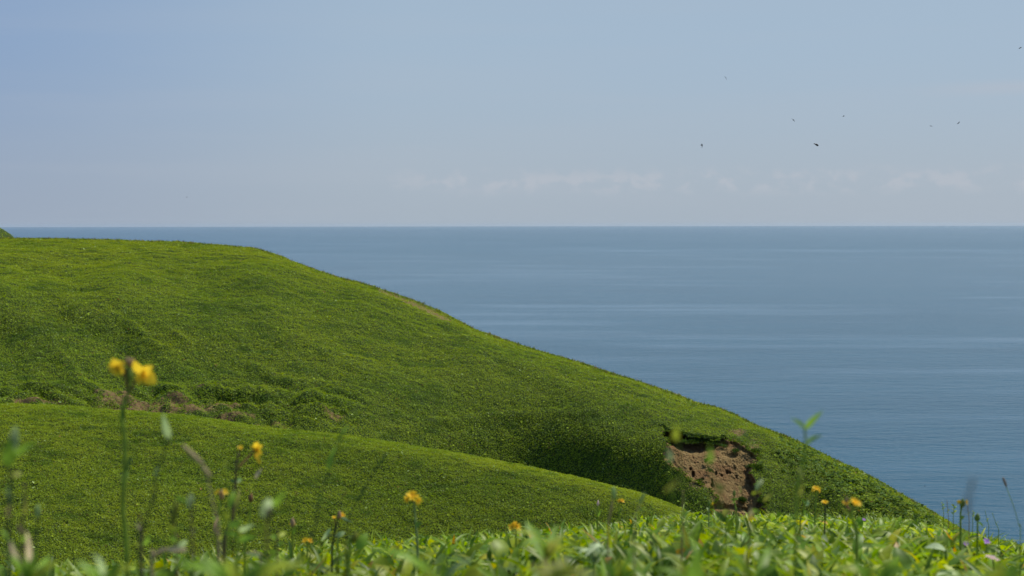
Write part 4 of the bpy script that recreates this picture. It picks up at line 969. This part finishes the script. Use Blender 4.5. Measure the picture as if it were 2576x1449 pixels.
rosette('broadleaf_plant', 'upright clump of bright blades in the bottom left corner', 'plant', 1.0, (70, 1475), [(92, 1378, 18, M_lf_g, 0, .05), (60, 1395, 22, M_lf_g, 0, .1), (5, 1382, 18, M_lf_g, 0, .15), (128, 1398, 16, M_lf_g, .05, .1), (150, 1410, 24, M_lf_y, 0, .15), (20, 1350, 12, M_dry, .05, .1), (66, 1335, 14, M_dry, .05, .12), (0, 1330, 12, M_lf_g, .1, .1)])
rosette('broadleaf_plant', 'broad yellow-green blurred leaf spreading along the bottom edge under the yellow flowers', 'plant', .72, (600, 1500), [(500, 1398, 40, M_lf_g, 0, .1), (430, 1420, 40, M_lf_g, 0, .2), (560, 1402, 38, M_lf_y, 0, .1), (680, 1410, 38, M_lf_g, 0, .12), (770, 1420, 44, M_lf_y, 0, .2)])
rosette('broadleaf_plant', 'low blurred leaves at the bottom between the left corner clump and the tall flower', 'plant', .8, (260, 1490), [(190, 1408, 30, M_lf_g, 0, .15), (230, 1392, 18, M_lf_p, .05, .1), (300, 1412, 34, M_lf_g, 0, .1), (350, 1420, 30, M_lf_y, 0, .2)])
rosette('broadleaf_plant', 'yellow-green rounded leaves at the very bottom right corner', 'plant', .8, (2500, 1500), [(2470, 1418, 30, M_lf_y, 0, .1), (2530, 1405, 30, M_lf_y, 0, .1), (2570, 1415, 36, M_lf_g, 0, .1), (2420, 1440, 30, M_lf_g, 0, .2)])
rosette('broadleaf_plant', 'blurred leaves along the bottom edge below the purple flowers', 'plant', .95, (2200, 1490), [(2140, 1408, 34, M_lf_g, 0, .12), (2090, 1425, 34, M_lf_y, 0, .2), (2230, 1412, 34, M_lf_g, 0, .1), (2300, 1425, 34, M_lf_g, 0, .2), (2180, 1395, 16, M_lf_y, 0, .1)])
rosette('silvery_plant', 'whitish silvery leaf cluster right of the star-shaped shoot', 'plant', 1.9, (1495, 1420), [(1462, 1376, 16, M_slv, 0, .25), (1480, 1366, 15, M_slv, 0, .2), (1500, 1368, 16, M_slv, .03, .2), (1520, 1374, 17, M_slv, 0, .25), (1452, 1392, 15, M_slv, -.03, .3), (1534, 1390, 16, M_slv, -.03, .3), (1490, 1384, 17, M_slv, -.05, .3), (1510, 1392, 17, M_slv, -.06, .3), (1440, 1376, 16, M_lf_p, 0, .25), (1548, 1380, 15, M_lf_p, 0, .25), (1470, 1402, 16, M_slv, -.08, .3)], group='odd plants in the meadow')
rosette('silvery_plant', 'large grey-green rounded leaf lying in the meadow below the twigs at right', 'plant', 2.9, (2380, 1384), [(2326, 1378, 24, M_slv, -.02, .12)], group='odd plants in the meadow')
plant('dry_leaf', 'curled dry straw-brown leaf arching over the leaves at bottom left', 'leaf', 1.3, [(470, 1384), (440, 1378), (405, 1388), (388, 1402), (382, 1430)], .0012, M_dry, leaves=[(420, 1384, 472, 1388, 16, M_dry), (425, 1380, 385, 1402, 16, M_dry)])
plant('dry_leaf', 'small pale curled leaf at the bottom left beside the blurred green shoots', 'leaf', 1.5, [(618, 1395), (640, 1388), (655, 1402), (655, 1430)], .001, M_dry, leaves=[(655, 1400, 618, 1392, 9, M_lf_p)])

# ------------------------------------------------------------------ birds
M_bird = plain_leaf('dark_feathers', (.006, .006, .008), 0, .7)
def bird_mat():
    m, t, b = new_mat('brown_and_white_feathers')
    c = t.nodes.new('ShaderNodeTexCoord'); s = t.nodes.new('ShaderNodeSeparateXYZ'); t.links.new(c.outputs['Object'], s.inputs[0])
    w = math_n(t, 'MULTIPLY', maprange(t, s.outputs[0], -.11, -.07), maprange(t, s.outputs[0], -.035, -.05)); w = math_n(t, 'MULTIPLY', w, maprange(t, s.outputs[2], .035, .045))
    cc = mixc(t, maprange(t, s.outputs[0], 0.0, .10), (.06, .035, .03), (.015, .014, .014)); cc = mixc(t, w, cc, (.75, .72, .65))
    t.links.new(cc, b.inputs['Base Color']); b.inputs['Roughness'].default_value = .7; return m
M_bird2 = bird_mat()
def bird(label, cx, cy, d, nodes, edges, mat=M_bird, name='swift'):
    """body and wings grown as one skin; nodes: (dx, dy, depth, ra, rb) in units of a 4096-wide picture, x right, y up"""
    u = d / F / 1.59
    me = bpy.data.meshes.new(name); me.from_pydata([(n[0] * u, n[2] * u, n[1] * u) for n in nodes], edges, [])
    o = bpy.data.objects.new(name, me); C.objects.link(o); o.location = P(cx, cy, d); me.materials.append(mat)
    o.modifiers.new('Skin', 'SKIN')
    if not me.skin_vertices: return o
    for i, n in enumerate(nodes):
        sv = me.skin_vertices[0].data[i]; sv.radius = (n[3] * u * 1.7, n[4] * u * 1.7); sv.use_root = (i == 0)
    s = o.modifiers.new('Sub', 'SUBSURF'); s.levels = 1; s.render_levels = 2
    tag(o, label, 'bird', 'birds over the sea' if name == 'swift' else None); return o
K = 60 / 1449.
bird('black swift gliding right with wings held straight up and down, lowest left of the flock', 1766, 365, 110,
     [(0, 0, 0, 1.2, 1.2), (-3, 0, 0, .8, .8), (-7, 0, 0, .35, .35), (2.6, .1, 0, .5, .5), (-.2, 2.6, -.5, 1.1, .5), (-1.4, 6, -1, .35, .25), (.5, -3, -.5, 1.1, .5), (.1, -7.5, -1, .8, .4), (-1.2, -11.5, -1.5, .3, .2)],
     [(0, 1), (1, 2), (0, 3), (0, 4), (4, 5), (0, 6), (6, 7), (7, 8)])
bird('dark thick-set bird with a white nape flying left, the largest in the sky', 2054, 364, 110,
     [(0, 0, 0, 3.2, 2.6), (4.5, -2, 0, 3.0, 2.2), (8.5, -3.5, 0, 1.2, 1.0), (-4, 2.4, 0, 2.0, 1.7), (-8, 3.6, 0, 1.1, 1.0), (-12, 3.8, 0, .3, .3), (3, -4.6, 0, .7, .4), (2.2, -6.6, 0, .3, .3), (6.2, -5.4, 0, .5, .3)],
     [(0, 1), (1, 2), (0, 3), (3, 4), (4, 5), (0, 6), (6, 7), (1, 8)], M_bird2, name='seabird')
bird('swift with raised left wing and lowered right wing, left of the largest bird', 1997, 302, 120,
     [(0, 0, 0, 1.2, 1.1), (-2, -.3, 0, .6, .6), (-5.2, -.2, 0, .7, .5), (1.3, .2, 0, .5, .5), (-3, 2.2, 0, .6, .4), (-8.2, 5.6, 0, .3, .25), (1.3, -2.5, 0, .6, .4), (3, -7, 0, .35, .25)],
     [(0, 1), (1, 2), (0, 3), (0, 4), (4, 5), (0, 6), (6, 7)])
bird('small compact swift seen side on, above the largest bird', 2123, 292, 130,
     [(0, 0, 0, 1.1, 1.1), (2.6, .6, 0, .5, .5), (-3, -1.2, 0, .8, .5), (-6, -1.8, 0, .3, .3), (-1.6, 1.6, 0, .6, .4), (-2.8, 2.8, 0, .25, .2)], [(0, 1), (0, 2), (2, 3), (0, 4), (4, 5)])
bird('faint distant swift with thin drooping wings, highest over the middle right', 1826, 196, 200,
     [(0, 0, 0, .8, .8), (-1.2, 2.8, 0, .35, .25), (-5.8, 7, 0, .25, .2), (1.4, -2, 0, .3, .2), (2.8, -8.4, 0, .2, .15)], [(0, 1), (1, 2), (0, 3), (3, 4)])
bird('tiny distant swift gliding level with thin flat wings at right', 2342, 317, 200,
     [(0, 0, 0, 1.0, .9), (-2.4, .9, 0, .35, .25), (-7, .4, 0, .2, .15), (3, -.9, 0, .3, .2), (8, -3, 0, .2, .15)], [(0, 1), (1, 2), (0, 3), (3, 4)])
bird('black swift climbing to the right with forked tail, right of the tiny level one', 2412, 309, 120,
     [(0, 0, 0, 1.3, 1.1), (2.6, 1.2, 0, .5, .5), (-3, -2, 0, .9, .7), (-6.6, -4, 0, .3, .3), (-4.2, -4.4, 0, .3, .3), (1.8, 3, 0, .8, .4), (3, 6, 0, .4, .3)], [(0, 1), (0, 2), (2, 3), (2, 4), (0, 5), (5, 6)])
bird('slim dark swift with forked tail at the upper right edge of the sky', 2567, 120, 120,
     [(0, 0, 0, 1.1, 1.0), (3, 1.6, 0, .9, .7), (5, 2.0, 0, .4, .4), (-3.4, -2, 0, .7, .6), (-6.4, -3, 0, .25, .25), (-5.4, -4.8, 0, .25, .25)], [(0, 1), (1, 2), (0, 3), (3, 4), (3, 5)])
bird('very faint far bird low over the left horizon', 470, 496, 260,
     [(0, 0, 0, .5, .5), (-3.6, -.2, 0, .2, .15), (3.6, .3, 0, .2, .15)], [(0, 1), (0, 2)])
bird('small dark bird skimming the sea just right of the headland', 2326, 1223, 200,
     [(0, 0, 0, 1.2, .9), (-2, .2, 0, .5, .5), (2.2, 2.6, 0, .4, .3), (3.4, -1, 0, .4, .3)], [(0, 1), (0, 2), (0, 3)])

# ------------------------------------------------------------------ haze over land and sea
def haze():
    m = bpy.data.materials.new('sea_haze'); m.use_nodes = True; t = m.node_tree; t.nodes.clear()
    v = t.nodes.new('ShaderNodeVolumePrincipled'); o_ = t.nodes.new('ShaderNodeOutputMaterial'); t.links.new(v.outputs[0], o_.inputs['Volume'])
    v.inputs['Color'].default_value = (.62, .78, .94, 1); v.inputs['Density'].default_value = HAZE; v.inputs['Anisotropy'].default_value = .2
    h = 45000.0; z0, z1 = -6.0, 99.0
    V = [(x, y, z) for z in (z0, z1) for (x, y) in ((-h, -h), (h, -h), (h, h), (-h, h))]
    Fc = [(0, 3, 2, 1), (4, 5, 6, 7), (0, 1, 5, 4), (1, 2, 6, 5), (2, 3, 7, 6), (3, 0, 4, 7)]
    o = mesh_np('haze', V, Fc, m, smooth=False); tag(o, 'thin pale sea haze over the land and water', 'haze', kind='stuff')
HAZE = 1.2e-5
haze()
